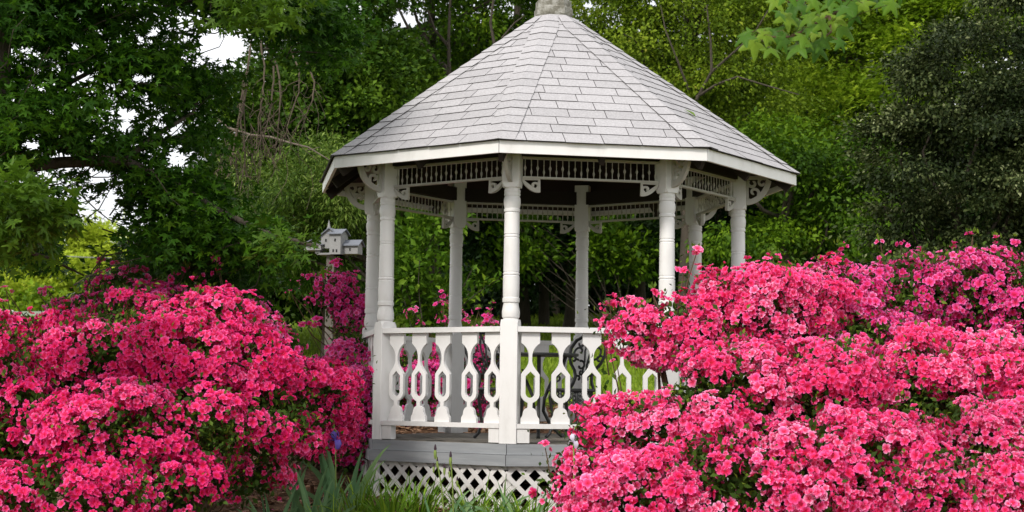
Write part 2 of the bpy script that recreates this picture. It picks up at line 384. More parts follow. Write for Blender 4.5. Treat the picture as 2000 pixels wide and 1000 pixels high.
# -- posts
def zp(zy): return zz(2.009-.001485*zy)
prof = [(.064, zp(985)), (.064, zp(960)), (.060, zp(955)), (.070, zp(945)), (.0725, zp(925)), (.072, zp(912)), (.066, zp(890)), (.061, zp(873)), (.061, zp(868)), (.0685, zp(864)), (.0695, zp(852)), (.0685, zp(841)),
        (.0635, zp(838)), (.0655, zp(826)), (.0665, zp(790)), (.0665, zp(722)), (.0625, zp(719)), (.0625, zp(716)), (.067, zp(714)), (.067, zp(705)), (.062, zp(702)), (.062, zp(699)), (.0645, zp(696)),
        (.0635, zp(620)), (.0625, zp(516)), (.0585, zp(513)), (.0585, zp(510)), (.0625, zp(508)), (.0625, zp(499)), (.0585, zp(497)), (.0585, zp(494)), (.0625, zp(491)), (.0615, zp(430)), (.0615, zp(380)),
        (.058, zp(377)), (.058, zp(372)), (.065, zp(370)), (.0665, zp(362)), (.065, zp(355)), (.061, zp(352)), (.066, zp(340)), (.0695, zp(320)), (.068, zp(300)), (.062, zp(288)), (.0605, zp(284)), (.066, zp(281)), (.0665, zp(272)), (.0635, zp(267)), (.066, zp(262)), (.066, zp(252)), (.062, zp(247)), (.062, zp(236))]
mb = MB(); mb.lathe(prof, 28)
hw = .071
def chamfer_block(mb, z0, z1, top):
    h, c = hw, .018
    # square block whose corners are cut where it meets the turning
    def ring(z, cc): return [(-h+cc, -h, z), (h-cc, -h, z), (h, -h+cc, z), (h, h-cc, z), (h-cc, h, z), (-h+cc, h, z), (-h, h-cc, z), (-h, -h+cc, z)]
    a, b = (z1-.03, z1) if top else (z0+.03, z0)
    rings = [ring(z0, .003), ring(z1-.035, .003), ring(z1, .028)] if top else [ring(z0, .028), ring(z0+.035, .003), ring(z1, .003)]
    v = [p for r in rings for p in r]
    f = [tuple(range(8))[::-1], tuple(range(16, 24))]
    for k in range(2):
        for i in range(8): f.append((k*8+i, k*8+(i+1) % 8, k*8+8+(i+1) % 8, k*8+8+i))
    mb.add(v, f)
chamfer_block(mb, zDeck+.001, zz(.586), True); chamfer_block(mb, zBlk, zz(2.12), False)
post_me = mb.mesh('post', M['white'], smooth=28)
# -- scroll brackets (outline in x,z; from inner corner at 0,0 : post on x<0 side, rail above z>0)
def arc(cx, cz, r, a0, a1, n): return [(cx+r*math.cos(a0+(a1-a0)*i/n), cz+r*math.sin(a0+(a1-a0)*i/n)) for i in range(n+1)]
def ribbon(pts, w):
    L, R_ = [], []
    for i, p in enumerate(pts):
        a, b = pts[max(i-1, 0)], pts[min(i+1, len(pts)-1)]; dx, dz = b[0]-a[0], b[1]-a[1]; l = math.hypot(dx, dz) or 1
        ww = w(i/(len(pts)-1)) if callable(w) else w
        L.append((p[0]-dz/l*ww, p[1]+dx/l*ww)); R_.append((p[0]+dz/l*ww, p[1]-dx/l*ww))
    return L+R_[::-1]
def spiral(cx, cz, r0, r1, a0, a1, n=16): return [(cx+(r0+(r1-r0)*i/n)*math.cos(a0+(a1-a0)*i/n), cz+(r0+(r1-r0)*i/n)*math.sin(a0+(a1-a0)*i/n)) for i in range(n+1)]
def scroll_bracket(S, T, name):
    mb = MB()
    # outer band: from the post face low corner curving out to the rail tip
    band = [(S*(1-math.cos(t))*1.0, -S*1.0*math.cos(t)*0) for t in (0,)]
    curve = [(S*.02+S*.98*(i/14), -S*.10-S*.80*math.sin(PI/2*(i/14))**.9) for i in range(15)]
    mb.prism(ribbon(curve, lambda t: S*(.06+.08*math.sin(PI*t*.9))), [], -T/2, T/2)
    tip = [(S*.86, -S*.9), (S*1.02, -S*.98), (S*1.0, -.0), (S*.90, -.0), (S*.88, -S*.35)]
    mb.prism(tip, [], -T/2+.0007, T/2-.0007)
    mb.prism(ribbon(spiral(S*.70, -S*.47, S*.27, S*.05, -1.2, 4.2, 20), lambda t: S*(.085-.02*t)), [], -T/2+.0015, T/2-.0015)
    mb.prism([(S*.0, 0), (S*1.0, 0), (S*1.0, -S*.09), (S*.02, -S*.12)], [], -T/2+.0022, T/2-.0022)
    return mb.mesh(name, M['cream_shaded'])
br_me = scroll_bracket(.125, .028, 'scroll_bracket')
def eave_bracket():
    S, T = .205, .03; mb = MB()
    # fan shape: vertical edge on the post, horizontal edge under the eave, quarter-round outer band, scrolls inside
    cur = [(S*math.sin(a)*1.0, -S*1.15*math.cos(a)) for a in np.linspace(0, PI/2, 16)]
    mb.prism(ribbon(cur, .024), [], -T/2, T/2)
    mb.prism([(0, 0), (S, 0), (S, -.03), (0, -.03)], [], -T/2+.001, T/2-.001)
    mb.prism([(0, 0), (.025, 0), (.025, -S*1.15), (0, -S*1.15)], [], -T/2+.0017, T/2-.0017)
    for cx, cz, a in ((S*.35, -S*.72, -.6), (S*.72, -S*.30, 1.0), (S*.30, -S*.30, 2.6)):
        mb.prism(ribbon(spiral(cx, cz, S*.23, S*.04, a, a+5.2, 20), lambda t: S*(.065-.02*t)), [], -T/2+.0024, T/2-.0024)
    return mb.mesh('eave_bracket', M['cream_shaded'])
eb_me = eave_bracket()
for i in range(8):
    p = link('post', post_me, gazebo, M=vmat(i, RP))
    # bracket radial: its x axis points outwards
    link('eave_bracket', eb_me, p, M=Matrix.Translation((0, hw-.002, zz(1.955))) @ Matrix.Rotation(PI/2, 4, 'Z'))
# -- balusters
def baluster_mesh():
    # half widths (x) against height, read down from the rail
    H = .734; w = .0755
    pts = [(w, 0), (w, -.089), (.056, -.104), (.040, -.120), (.028, -.138), (.019, -.158), (.0135, -.180), (.012, -.20), (.012, -.235), (.016, -.255), (.024, -.272), (.040, -.296), (.060, -.320), (w-.001, -.340),
           (w, -.505), (.070, -.525), (.052, -.548), (.032, -.561), (.020, -.566), (.018, -.590), (.018, -.606), (.032, -.612), (.045, -.622), (.053, -.640), (.058, -.668), (.066, -.682), (.074, -.692), (w, -.705), (w, -H)]
    out = pts+[(-a, b) for a, b in pts[::-1]]
    hole = [(0, -.316), (.0385, -.353), (.0395, -.360), (.0395, -.490), (.034, -.508), (.022, -.521), (.010, -.526), (-.010, -.526), (-.022, -.521), (-.034, -.508), (-.0395, -.490), (-.0395, -.360), (-.0385, -.353)]
    mb = MB(); mb.prism(out, [hole], -.014, .014); return mb.mesh('baluster', M['white'])
bal_me = baluster_mesh()
apR = RP*C8+.045                       # railings sit towards the outer face of the posts
Lr = 2*(RP)*S8
def railing_mesh():
    mb = MB(); l = Lr-.085
    def bar(z0, z1, y0, y1, l):
        mb.box((0, (y0+y1)/2, (z0+z1)/2), (l, y1-y0, z1-z0))
    bar(zz(.487), zz(.530), -.03, .045, l);     return mb.mesh('railing', M['white'])
rl_me = railing_mesh()
mb = MB(); mb.box((0, .0075, zz(-.2665)), (Lr-.085, .075, .037)); br_rail = mb.mesh('bottom_rail', M['white'])
mb = MB(); mb.box((0, 0, 0), (.10, .066, .112)); blk_me = mb.mesh('rail_block', M['white'])
BP = {7: (-.475, -.235, .012, .285, .515), 0: (-.495, -.245, .010, .262, .515)}
for k in range(8):
    if k == 3: continue
    r = link('railing', rl_me, gazebo, M=smat(k, apR))
    link('bottom_rail', br_rail, r)
    for sg in (-1, 1): link('rail_block', blk_me, r, loc=(sg*((Lr-.085)/2-.055), .004, (zz(-.4)+zz(-.2865))/2))
    # smat's x axis runs against the vertex order, hence the sign
    for u in BP.get(k, BP[0]):
        link('baluster', bal_me, r, M=Matrix.Translation((-u, 0, zz(.4868))))
# -- spandrels with turned spindles
z0, z1 = zz(1.737), zz(1.915)
def spindle_mesh(flip):
    h = z1-z0-.036; pr = [(.004, 0), (.004, h*.12), (.008, h*.2), (.0095, h*.27), (.008, h*.34), (.004, h*.42), (.0035, h*.60), (.0055, h*.66), (.0035, h*.72), (.004, h)]
    if flip: pr = [(.004, 0), (.0035, h*.30), (.006, h*.38), (.011, h*.46), (.011, h*.52), (.006, h*.60), (.0035, h*.68), (.004, h)]
    mb = MB(); mb.lathe(pr, 8); return mb.mesh('spindle', M['cream_shaded'], smooth=60)
spm = [spindle_mesh(False), spindle_mesh(True)]
Lsp = 2*RP*S8-2*hw-.012
mb = MB(); mb.box((0, 0, z0+.008), (Lsp, .040, .017)); mb.box((0, 0, z1-.009), (Lsp, .034, .018)); span_me = mb.mesh('spandrel', M['cream_shaded'])
ns = 22
for k in range(8):
    s = link('spandrel', span_me, gazebo, M=smat(k, RP*C8))
    for j in range(ns): link('spindle', spm[j % 2], s, loc=(-Lsp/2+(j+.5)*Lsp/ns, 0, z0+.0172))
    for sg in (-1, 1):
        link('scroll_bracket', br_me, s, M=Matrix.Translation((-sg*Lsp/2, 0, z0-.0008)) @ Matrix.Diagonal((sg*1.2, 1, .9, 1)))
# -- ceiling beams, fascia, roof
mb = MB()
L = 2*RP*S8
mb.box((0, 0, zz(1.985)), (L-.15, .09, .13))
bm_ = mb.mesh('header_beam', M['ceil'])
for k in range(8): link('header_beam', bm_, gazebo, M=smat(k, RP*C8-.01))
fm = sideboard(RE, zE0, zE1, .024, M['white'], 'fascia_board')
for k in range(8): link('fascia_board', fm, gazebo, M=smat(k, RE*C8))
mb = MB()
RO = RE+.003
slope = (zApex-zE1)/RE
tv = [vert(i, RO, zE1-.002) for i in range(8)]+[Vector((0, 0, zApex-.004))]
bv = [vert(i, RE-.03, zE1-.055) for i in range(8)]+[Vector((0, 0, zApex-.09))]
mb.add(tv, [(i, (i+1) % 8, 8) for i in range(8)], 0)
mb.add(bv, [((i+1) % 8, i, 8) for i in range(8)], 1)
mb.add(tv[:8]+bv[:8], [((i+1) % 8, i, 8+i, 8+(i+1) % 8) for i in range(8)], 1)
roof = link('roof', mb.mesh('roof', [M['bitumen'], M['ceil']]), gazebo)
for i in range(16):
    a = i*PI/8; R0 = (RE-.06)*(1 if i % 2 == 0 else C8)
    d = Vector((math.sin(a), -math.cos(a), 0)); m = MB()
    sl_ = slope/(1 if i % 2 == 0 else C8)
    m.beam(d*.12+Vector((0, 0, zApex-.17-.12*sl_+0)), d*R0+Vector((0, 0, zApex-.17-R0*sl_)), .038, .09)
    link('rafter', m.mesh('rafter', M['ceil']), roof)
# collar tie ring and king post, dim under the roof
# shingles
def face_axes(k):
    a, b = vert(k, RO, zE1), vert(k+1, RO, zE1); ap = Vector((0, 0, zApex)); mid = (a+b)/2
    u = (b-a).normalized(); s = (ap-mid); Ls_ = s.length; s.normalize(); n = u.cross(s)
    if n.z < 0: n = -n
    return mid, u, s, n, (b-a).length, Ls_
def poly_clip(pl, f):
    out = []
    for i in range(len(pl)):
        a, b = pl[i], pl[(i+1) % len(pl)]; fa, fb = f(a), f(b)
        if fa >= 0: out.append(a)
        if fa*fb < 0: t = fa/(fa-fb); out.append((a[0]+(b[0]-a[0])*t, a[1]+(b[1]-a[1])*t))
    return out
EXP = .137; TAB = .312
mid0, u0, s0_, n0, WF, SF = face_axes(0)
nrow = int((SF-.12)/EXP)
rest = MB()
def tri_half(s): return WF/2*(1-s/SF)
for k in range(8):
    mid, u, s, n, _, _ = face_axes(k)
    vis = k in (7, 0, 1)
    for r in range(nrow):
        a = -.022 if r == 0 else r*EXP; b = (r+1)*EXP+.012
        off = (r % 2)*TAB/2+(.07*math.sin(r*1.7))+random.uniform(-.012, .012)+k*.11
        j0 = int((-WF/2-off)/TAB)-2
        for j in range(j0, j0+12):
            xa = off+j*TAB+.003; xb = xa+TAB-.006
            jit = random.uniform(-.003, .003)
            pl = [(xa, a+jit), (xb, a+jit+random.uniform(-.002, .002)), (xb, b), (xa, b)]
            pl = poly_clip(pl, lambda p: p[0]+tri_half(p[1])-.006); pl = poly_clip(pl, lambda p: tri_half(p[1])-p[0]-.006) if len(pl) > 2 else []
            if len(pl) < 3: continue
            ar = abs(sum(pl[i][0]*pl[(i+1) % len(pl)][1]-pl[(i+1) % len(pl)][0]*pl[i][1] for i in range(len(pl))))/2
            if ar < .0012: continue
            lift = .006 if r else .012
            curl = random.uniform(-.0015, .002)
            hb = lambda t: (lift+curl)*(1-(t-a)/(b-a))+.0015
            top = [mid+u*x+s*t+n*(hb(t)+.002) for x, t in pl]; bot = [mid+u*x+s*t+n*max(.0005, hb(t)-.006) for x, t in pl]
            m = MB() if vis else rest; q = len(pl)
            m.add(top+bot, [tuple(range(q))], 0)
            m.add(top+bot, [tuple(range(q, 2*q))[::-1]]+[(i, q+i, q+(i+1) % q, (i+1) % q) for i in range(q)], 1)
            if vis: link('shingle', m.mesh('shingle', [M['shingle'], M['bitumen']]), roof)
link('shingles', rest.mesh('shingles', [M['shingle'], M['bitumen']]), roof, kind='stuff')
for k in range(8):
    A = vert(k, RO+.008, zE1); ap = Vector((0, 0, zApex)); e = (ap-A); Le = e.length; e.normalize()
    axl = face_axes((k-1) % 8); axr = face_axes(k)
    for r in range(int((Le-.1)/.14)):
        a = -.018+r*.14; b = a+.155; m = MB(); P4 = []
        lift = .014+random.uniform(-.002, .002)
        pts_t, pts_b = [], []
        for t, l in ((a, lift), (b, .008)):
            w = min(.132, (WF/2*(1-t/Le))*.9)+random.uniform(-.003, .003)
            c = A+e*t
            du = -axl[1]; dr = axr[1]
            nl, nr = axl[3], axr[3]; nn = (nl+nr).normalized()
            # stay on each face: move level along the eave direction
            # (moving along u stays in the face plane)
            for q, th in ((pts_t, .004), (pts_b, -.004)):
                q += [c+du*w+nl*(l+th-.003), c+du*w*.25+nl*(l+th), c+nn*(l+th+.002), c+dr*w*.25+nr*(l+th), c+dr*w+nr*(l+th-.003)]
        v = pts_t+pts_b
        f = [(i, i+1, i+6, i+5) for i in range(4)]
        m.add(v, f, 0)
        m.add(v, [(10+i+5, 10+i+6, 10+i+1, 10+i) for i in range(4)]+[(i+1, i, 10+i, 10+i+1) for i in range(4)]+[(5+i, 6+i, 16+i, 15+i) for i in range(4)]+[(0, 5, 15, 10), (9, 4, 14, 19)], 1)
        link('ridge_shingle', m.mesh('ridge_shingle', [M['shingle'], M['bitumen']]), roof)
# cupola stub on the peak
mb = MB()
zc = zApex
mb.lathe([(.165, zc-.18), (.178, zc-.115), (.182, zc-.105), (.182, zc-.045), (.170, zc-.03), (.168, zc+.03), (.155, zc+.04), (.03, zc+.07), (.028, zc+.2), (.01, zc+.22)], 8)
cp = link('roof_cap', mb.mesh('roof_cap', M['cap']), gazebo, label='weathered lichen-stained cap on the roof peak')

# ------------------------------------------------------------------ iron furniture inside the gazebo
DZ = GZ+zDeck+.003
def disc(mb, R, z, th, n=28, c=(0, 0)): mb.lathe([(R, z), (R+.004, z+th/2), (R, z+th)], n, (c[0], c[1], 0))
def iron_chair(loc, rz, label):
    t = thing('iron_chair', label, 'chair', loc, rz, 'iron chairs in the gazebo')
    # seat: pierced disc of rings and spokes, y+ is the back
    mb = MB()
    for R in (.195, .15, .105, .06): mb.tube([(R*math.cos(a), R*math.sin(a), .44) for a in np.linspace(0, 2*PI, 25)], .008, 5)
    for i in range(16):
        a = i*PI/8; mb.tube([(.03*math.cos(a), .03*math.sin(a), .44), (.2*math.cos(a+.15), .2*math.sin(a+.15), .44)], .007, 4)
    mb.tube([(.205*math.cos(a), .205*math.sin(a), .43) for a in np.linspace(0, 2*PI, 29)], .014, 6)
    link('seat', mb.mesh('seat', M['iron'], smooth=50), t)
    mb = MB()   # pierced apron hanging under the seat
    for i in range(22):
        a = i*2*PI/22; x, y = .198*math.cos(a), .198*math.sin(a)
        for h in (.40, .36, .32):
            r = .018
            mb.tube([(x*(1-.05*(.44-h)/.1)+r*math.cos(b)*-math.sin(a), y*(1-.05*(.44-h)/.1)+r*math.cos(b)*math.cos(a), h+r*math.sin(b)) for b in np.linspace(0, 2*PI, 7)], .005, 3)
    link('apron', mb.mesh('apron', M['iron']), t)
    mb = MB()   # back frame: a tall waisted loop leaning back
    def bk(x, z): return (x, .17+.16*max(0, z-.42)/.5, z)
    half = [(.13, .44), (.10, .50), (.085, .56), (.11, .62), (.16, .68), (.19, .75), (.185, .83), (.14, .90), (.07, .935), (0, .945)]
    pts = half+[(-a, b) for a, b in half[-2::-1]]
    mb.tube([bk(*p) for p in pts], .016, 6)
    link('back_frame', mb.mesh('back_frame', M['iron'], smooth=60), t)
    mb = MB()   # scrollwork
    for sgn in (-1, 1):
        for cx, cz, r0, a0, tr in ((.085, .79, .075, -1.6, 5.5), (.05, .66, .05, 1.2, 5.2), (.06, .54, .04, -.5, 4.6), (.09, .87, .045, 2, 4.5), (.14, .72, .04, 0, 5), (.03, .60, .03, 3, 4.5), (.04, .84, .04, -1, 5)):
            mb.tube([bk(sgn*x, z) for x, z in spiral(cx, cz, r0, .012, a0, a0+tr, 16)], .011, 5)
        mb.tube([bk(sgn*x, z) for x, z in ((.0, .50), (.02, .6), (.015, .7), (.03, .8), (.0, .93))], .009, 5)
    link('scrollwork', mb.mesh('scrollwork', M['iron'], smooth=60), t)
    for a in (PI/4, 3*PI/4, 5*PI/4, 7*PI/4):
        mb = MB(); c, s = math.cos(a), math.sin(a)
        mb.tube([(c*r, s*r, z) for r, z in ((.17, .43), (.20, .36), (.185, .24), (.17, .14), (.20, .04), (.24, .0))], [.02, .018, .014, .012, .014, .016], 6)
        link('leg', mb.mesh('leg', M['iron'], smooth=60), t)
    return t
def on_deck(px, py, d):
    p = P(px, py, d); return (p[0], p[1], DZ)
iron_chair(on_deck(1116, 800, 14.3), math.radians(-33), 'black scrolled iron chair right of the table, beside the open lawn view')
iron_chair(on_deck(978, 800, 13.9), math.radians(35), 'black scrolled iron chair left of the table, behind the nearest post')
t = thing('iron_table', 'round black iron table between the two scrolled chairs', 'table', on_deck(1052, 800, 14.3))
mb = MB(); disc(mb, .36, .74, .025); link('table_top', mb.mesh('table_top', M['iron'], smooth=40), t)
for i in range(3):
    a = i*2*PI/3+.5; c, s = math.cos(a), math.sin(a); mb = MB()
    mb.tube([(c*r, s*r, z) for r, z in ((.28, .74), (.24, .62), (.13, .50), (.06, .36), (.05, .24), (.12, .12), (.22, .03), (.27, .0))], [.02, .02, .018, .016, .016, .018, .018, .02], 6)
    mb.tube([(c*x, s*x, z) for x, z in spiral(.2, .55, .07, .015, 1.8, 6.8, 14)], .010, 5)
    link('leg', mb.mesh('leg', M['iron'], smooth=60), t)

# ------------------------------------------------------------------ birdhouse on its post
bp = P(646, 500, 17.5); bx, by = bp[0], bp[1]
s_ = 17.5/3042
zbh = P(646, 497, 17.5)[2]
bpost = thing('birdhouse_post', 'grey wooden post rising from the azaleas under the birdhouse', 'post', (bx, by, float(gz(bx, by))))
mb = MB(); mb.box((0, 0, (zbh-float(gz(bx, by)))/2-.0), (.085, .085, zbh-float(gz(bx, by)))); bpost.name = 'birdhouse_post'
link('shaft', mb.mesh('shaft', M['postwood']), bpost)
bh = thing('birdhouse', 'white church-shaped birdhouse with grey roofs and steeple on a post', 'birdhouse', (bx, by, zbh), math.radians(-14))
def house(name, c, size, rise, over=.025, axis='x', roofm=M['slate']):
    """gabled block; c = centre of the floor; ridge along axis"""
    x, y, h = size; mb = MB()
    o = [(-y/2, 0), (y/2, 0), (y/2, h), (0, h+rise), (-y/2, h)] if axis == 'x' else [(-x/2, 0), (x/2, 0), (x/2, h), (0, h+rise), (-x/2, h)]
    R_ = Matrix.Translation(c) @ (Matrix.Rotation(PI/2, 4, 'Z') if axis == 'x' else Matrix.Identity(4))
    dep = x if axis == 'x' else y
    mb.prism(o, [], -dep/2, dep/2, 0, R_)
    w = link('wall', mb.mesh('wall', M['bhw']), bh)
    mb = MB(); hwid = (y if axis == 'x' else x)/2; k = rise/hwid; e = hwid+over; th = .012
    for sg in (-1, 1):
        q = [(0, h+rise+.003), (sg*e, h+rise-k*e+.003), (sg*e, h+rise-k*e+.003+th), (0, h+rise+.003+th)]
        mb.prism(q, [], -dep/2-over, dep/2+over, 0, R_)
    link('roof', mb.mesh('roof', roofm), bh)
    return w
def holes(w, spots, size=.012):
    mb = MB()
    for (x, y, z, ax, round_) in spots:
        if round_: mb.prism([(x+.022*math.cos(a), z+.022*math.sin(a)) for a in np.linspace(0, 2*PI, 13)[:-1]], [], y-.003, y+.004)
        else: mb.box((x, y, z), (.016, .007, .03))
    for s in []: pass
    link('window', mb.mesh('window', M['hole']), w)
w1 = house('main', (.02, 0, .06), (.20, .22, .14), .08, axis='y')
holes(w1, [(-.02, -.111, .15, 0, 0), (.06, -.111, .15, 0, 0), (.06, -.111, .09, 0, 0), (-.04, -.111, .09, 0, 0)])
w2 = house('left', (-.17, -.03, .04), (.20, .2, .06), .05, axis='y')
holes(w2, [(-.19, -.131, .11, 0, 1)])
w3 = house('tower', (.10, -.02, -.01), (.13, .24, .23), .05, axis='x')
holes(w3, [(.10, -.141, .15, 0, 0), (.08, -.141, .03, 0, 0), (.12, -.141, .03, 0, 0)])
w4 = house('right', (.25, .02, .0), (.18, .16, .10), .05, axis='x')
holes(w4, [(.25, -.061, .05, 0, 0)])
mb = MB(); mb.box((-.03, 0, .27), (.04, .04, .05)); mb.lathe([(.022, .295), (.002, .39)], 8, (-.03, 0, 0)); link('steeple', mb.mesh('steeple', M['bhw']), bh)
mb = MB(); mb.box((.02, 0, .0), (.30, .2, .02)); mb.box((-.12, -.06, .03), (.06, .08, .05)); link('platform', mb.mesh('platform', M['bhw']), bh)

# rusty stake
q = P(690, 556, 15.2); g0 = float(gz(q[0], q[1]))
st = thing('garden_stake', 'rusty brown metal plant stake just left of the gazebo posts', 'stake', (q[0], q[1], g0))
mb = MB(); hh = q[2]-g0
for dx in (-.02, .02): mb.tube([(dx, 0, -.1), (dx*.9, 0, hh*.6), (dx*.4, 0, hh)], .006, 5)
for z in np.arange(.1, hh, .05): mb.tube([(-.018, 0, z), (.018, 0, z+.02)], .004, 4)
link('shaft', mb.mesh('shaft', M['rust']), st)

# ------------------------------------------------------------------ white board fence far left, power line
fa, fb_ = P(-90, 655, 41), P(210, 655, 47)
fn = thing('board_fence', 'white four-rail board fence beyond the left azaleas', 'fence', (fa[0], fa[1], float(gz(fa[0], fa[1]))))
d_ = Vector((fb_[0]-fa[0], fb_[1]-fa[1], 0)); Lf = d_.length; d_.normalize()
za, zb2 = P(-90, 610, 41)[2], P(210, 608, 47)[2]
n_p = int(Lf/2.4)+1
def ft(t): return Vector((d_.x*t*Lf, d_.y*t*Lf, 0))
zbase = float(gz(fa[0], fa[1]))
for i in range(n_p+1):
    t = i/n_p; x, y = fa[0]+d_.x*t*Lf, fa[1]+d_.y*t*Lf; g = float(gz(x, y)); tp = za+(zb2-za)*t+.05
    mb = MB(); mb.box((0, 0, (tp-g)/2-.05), (.12, .12, tp-g+.1)); link('post', mb.mesh('post', M['fence']), fn, loc=(x-fa[0], y-fa[1], g-zbase))
for r in range(4):
    for i in range(n_p):
        a, b = ft(i/n_p), ft((i+1)/n_p)
        a.z = za+(zb2-za)*i/n_p-zbase-.27*r-.05; b.z = za+(zb2-za)*(i+1)/n_p-zbase-.27*r-.05
        off = Vector((d_.y, -d_.x, 0))*.085
        mb = MB(); mb.beam(a+off, b+off, .03, .13); link('rail', mb.mesh('rail', M['fence']), fn)
pw = MB(); a, b = P(-200, 474, 52), P(620, 492, 62)
pw.tube([tuple(a+(b-a)*t-np.array([0, 0, .4*math.sin(PI*t)])) for t in np.linspace(0, 1, 16)], .022, 5)
thing('power_line', 'thin grey overhead wire crossing in front of the far yellow-green trees', 'wire', data=pw.mesh('power_line', M['wire']))

# ------------------------------------------------------------------ leaf templates (tip along +y, face +z)
def tmpl(v, f):
    v = np.array(v, float); g = np.clip(v[:, 1], 0, 1); return (v, np.array(f), g)
LEAF = [tmpl([(0, 0, 0), (-.26, .45, .07), (0, .5, -.03), (.26, .45, .07), (0, 1, -.06)], [(0, 2, 1), (0, 3, 2), (1, 2, 4), (2, 3, 4)]),
        tmpl([(0, 0, 0), (-.3, .5, .1), (0, .55, 0), (.24, .4, .06), (.04, 1, -.15)], [(0, 2, 1), (0, 3, 2), (1, 2, 4), (2, 3, 4)])]
LEAF2 = [tmpl([(0, 0, 0), (-.3, .45, .05), (.3, .45, .05), (0, 1, -.06)], [(0, 2, 1), (1, 2, 3)])]
SLIM = [tmpl([(0, 0, 0), (-.11, .4, .03), (.11, .4, .03), (0, 1, -.18)], [(0, 2, 1), (1, 2, 3)]),
        tmpl([(0, 0, 0), (-.10, .5, .03), (.12, .45, .03), (.1, 1, -.1)], [(0, 2, 1), (1, 2, 3)])]
def lobed(pts, z=.05):
    n = len(pts); v = [(0, .35, 0)]+[(x, y, -z*(abs(x)*1.5+max(0, y-.5))+.02) for x, y in pts]
    return tmpl(v, [(0, i+1, (i+1) % n+1) for i in range(n)])
def deep(k):
    r = np.random.default_rng(k); pts = [(0, 0)]
    for a, l in ((-1.75, .42), (-.95, .78), (0, 1.0), (.95, .78), (1.75, .42)):
        for da, q in ((-.30, .50), (-.12, .92), (.0, 1.0), (.14, .90), (.32, .42)):
            aa = a+da*(.8 if abs(a) < .1 else 1); rr = l*q*(r.uniform(.9, 1.1)); pts.append((rr*math.sin(aa), .22+rr*.78*math.cos(aa)))
    return pts[::-1]
OAKL_OLD = [lobed([(0, 0), (.12, .18), (.38, .12), (.26, .34), (.52, .52), (.25, .60), (.22, .85), (0, 1), (-.22, .85), (-.25, .60), (-.52, .52), (-.26, .34), (-.38, .12), (-.12, .18)]),
        lobed([(0, 0), (.16, .15), (.46, .22), (.24, .42), (.40, .74), (.15, .68), (0, 1), (-.17, .68), (-.42, .70), (-.22, .40), (-.48, .20), (-.14, .16)], .2)]
OAKL = [lobed(deep(1), .12), lobed(deep(2), .22), lobed(deep(3), .05)]
def star():
    pts = []
    for i in range(5):
        a = PI/2+(i-2)*math.radians(64); r = 1.0 if i == 2 else (.92 if i in (1, 3) else .68)
        for da, rr in ((-.50, .46), (-.26, .66), (-.10, .88), (0, 1), (.10, .88), (.26, .66), (.50, .46)): pts.append((r*rr*math.cos(a+da), r*rr*math.sin(a+da)))
    return pts
CEDAR = [tmpl([(0, 0, 0), (-.12, .3, .02), (.05, .35, 0), (-.28, .62, .08), (.0, .62, .0), (.26, .5, .08), (0, 1, -.12)], [(0, 2, 1), (1, 2, 3), (2, 5, 4), (2, 4, 3), (3, 4, 6), (4, 5, 6)])]
SPRAY = []    # several small leaves on one twiglet, for distance
for q in range(3):
    v, f = [], []
    for i in range(5):
        a = (i-2)*.55+random.uniform(-.2, .2); b = .15*i if i < 3 else .15*(4-i); c, s = math.cos(a), math.sin(a)
        base = np.array([0, .1+.12*i, 0]); L_ = .55; w_ = .13; n = len(v)
        t = np.array([s, c, random.uniform(-.25, .25)]); sd_ = np.array([c, -s, random.uniform(-.5, .5)])
        v += [tuple(base), tuple(base+t*L_*.5-sd_*w_), tuple(base+t*L_*.5+sd_*w_), tuple(base+t*L_)]
        f += [(n, n+2, n+1), (n+1, n+2, n+3)]
    SPRAY.append(tmpl(v, f))

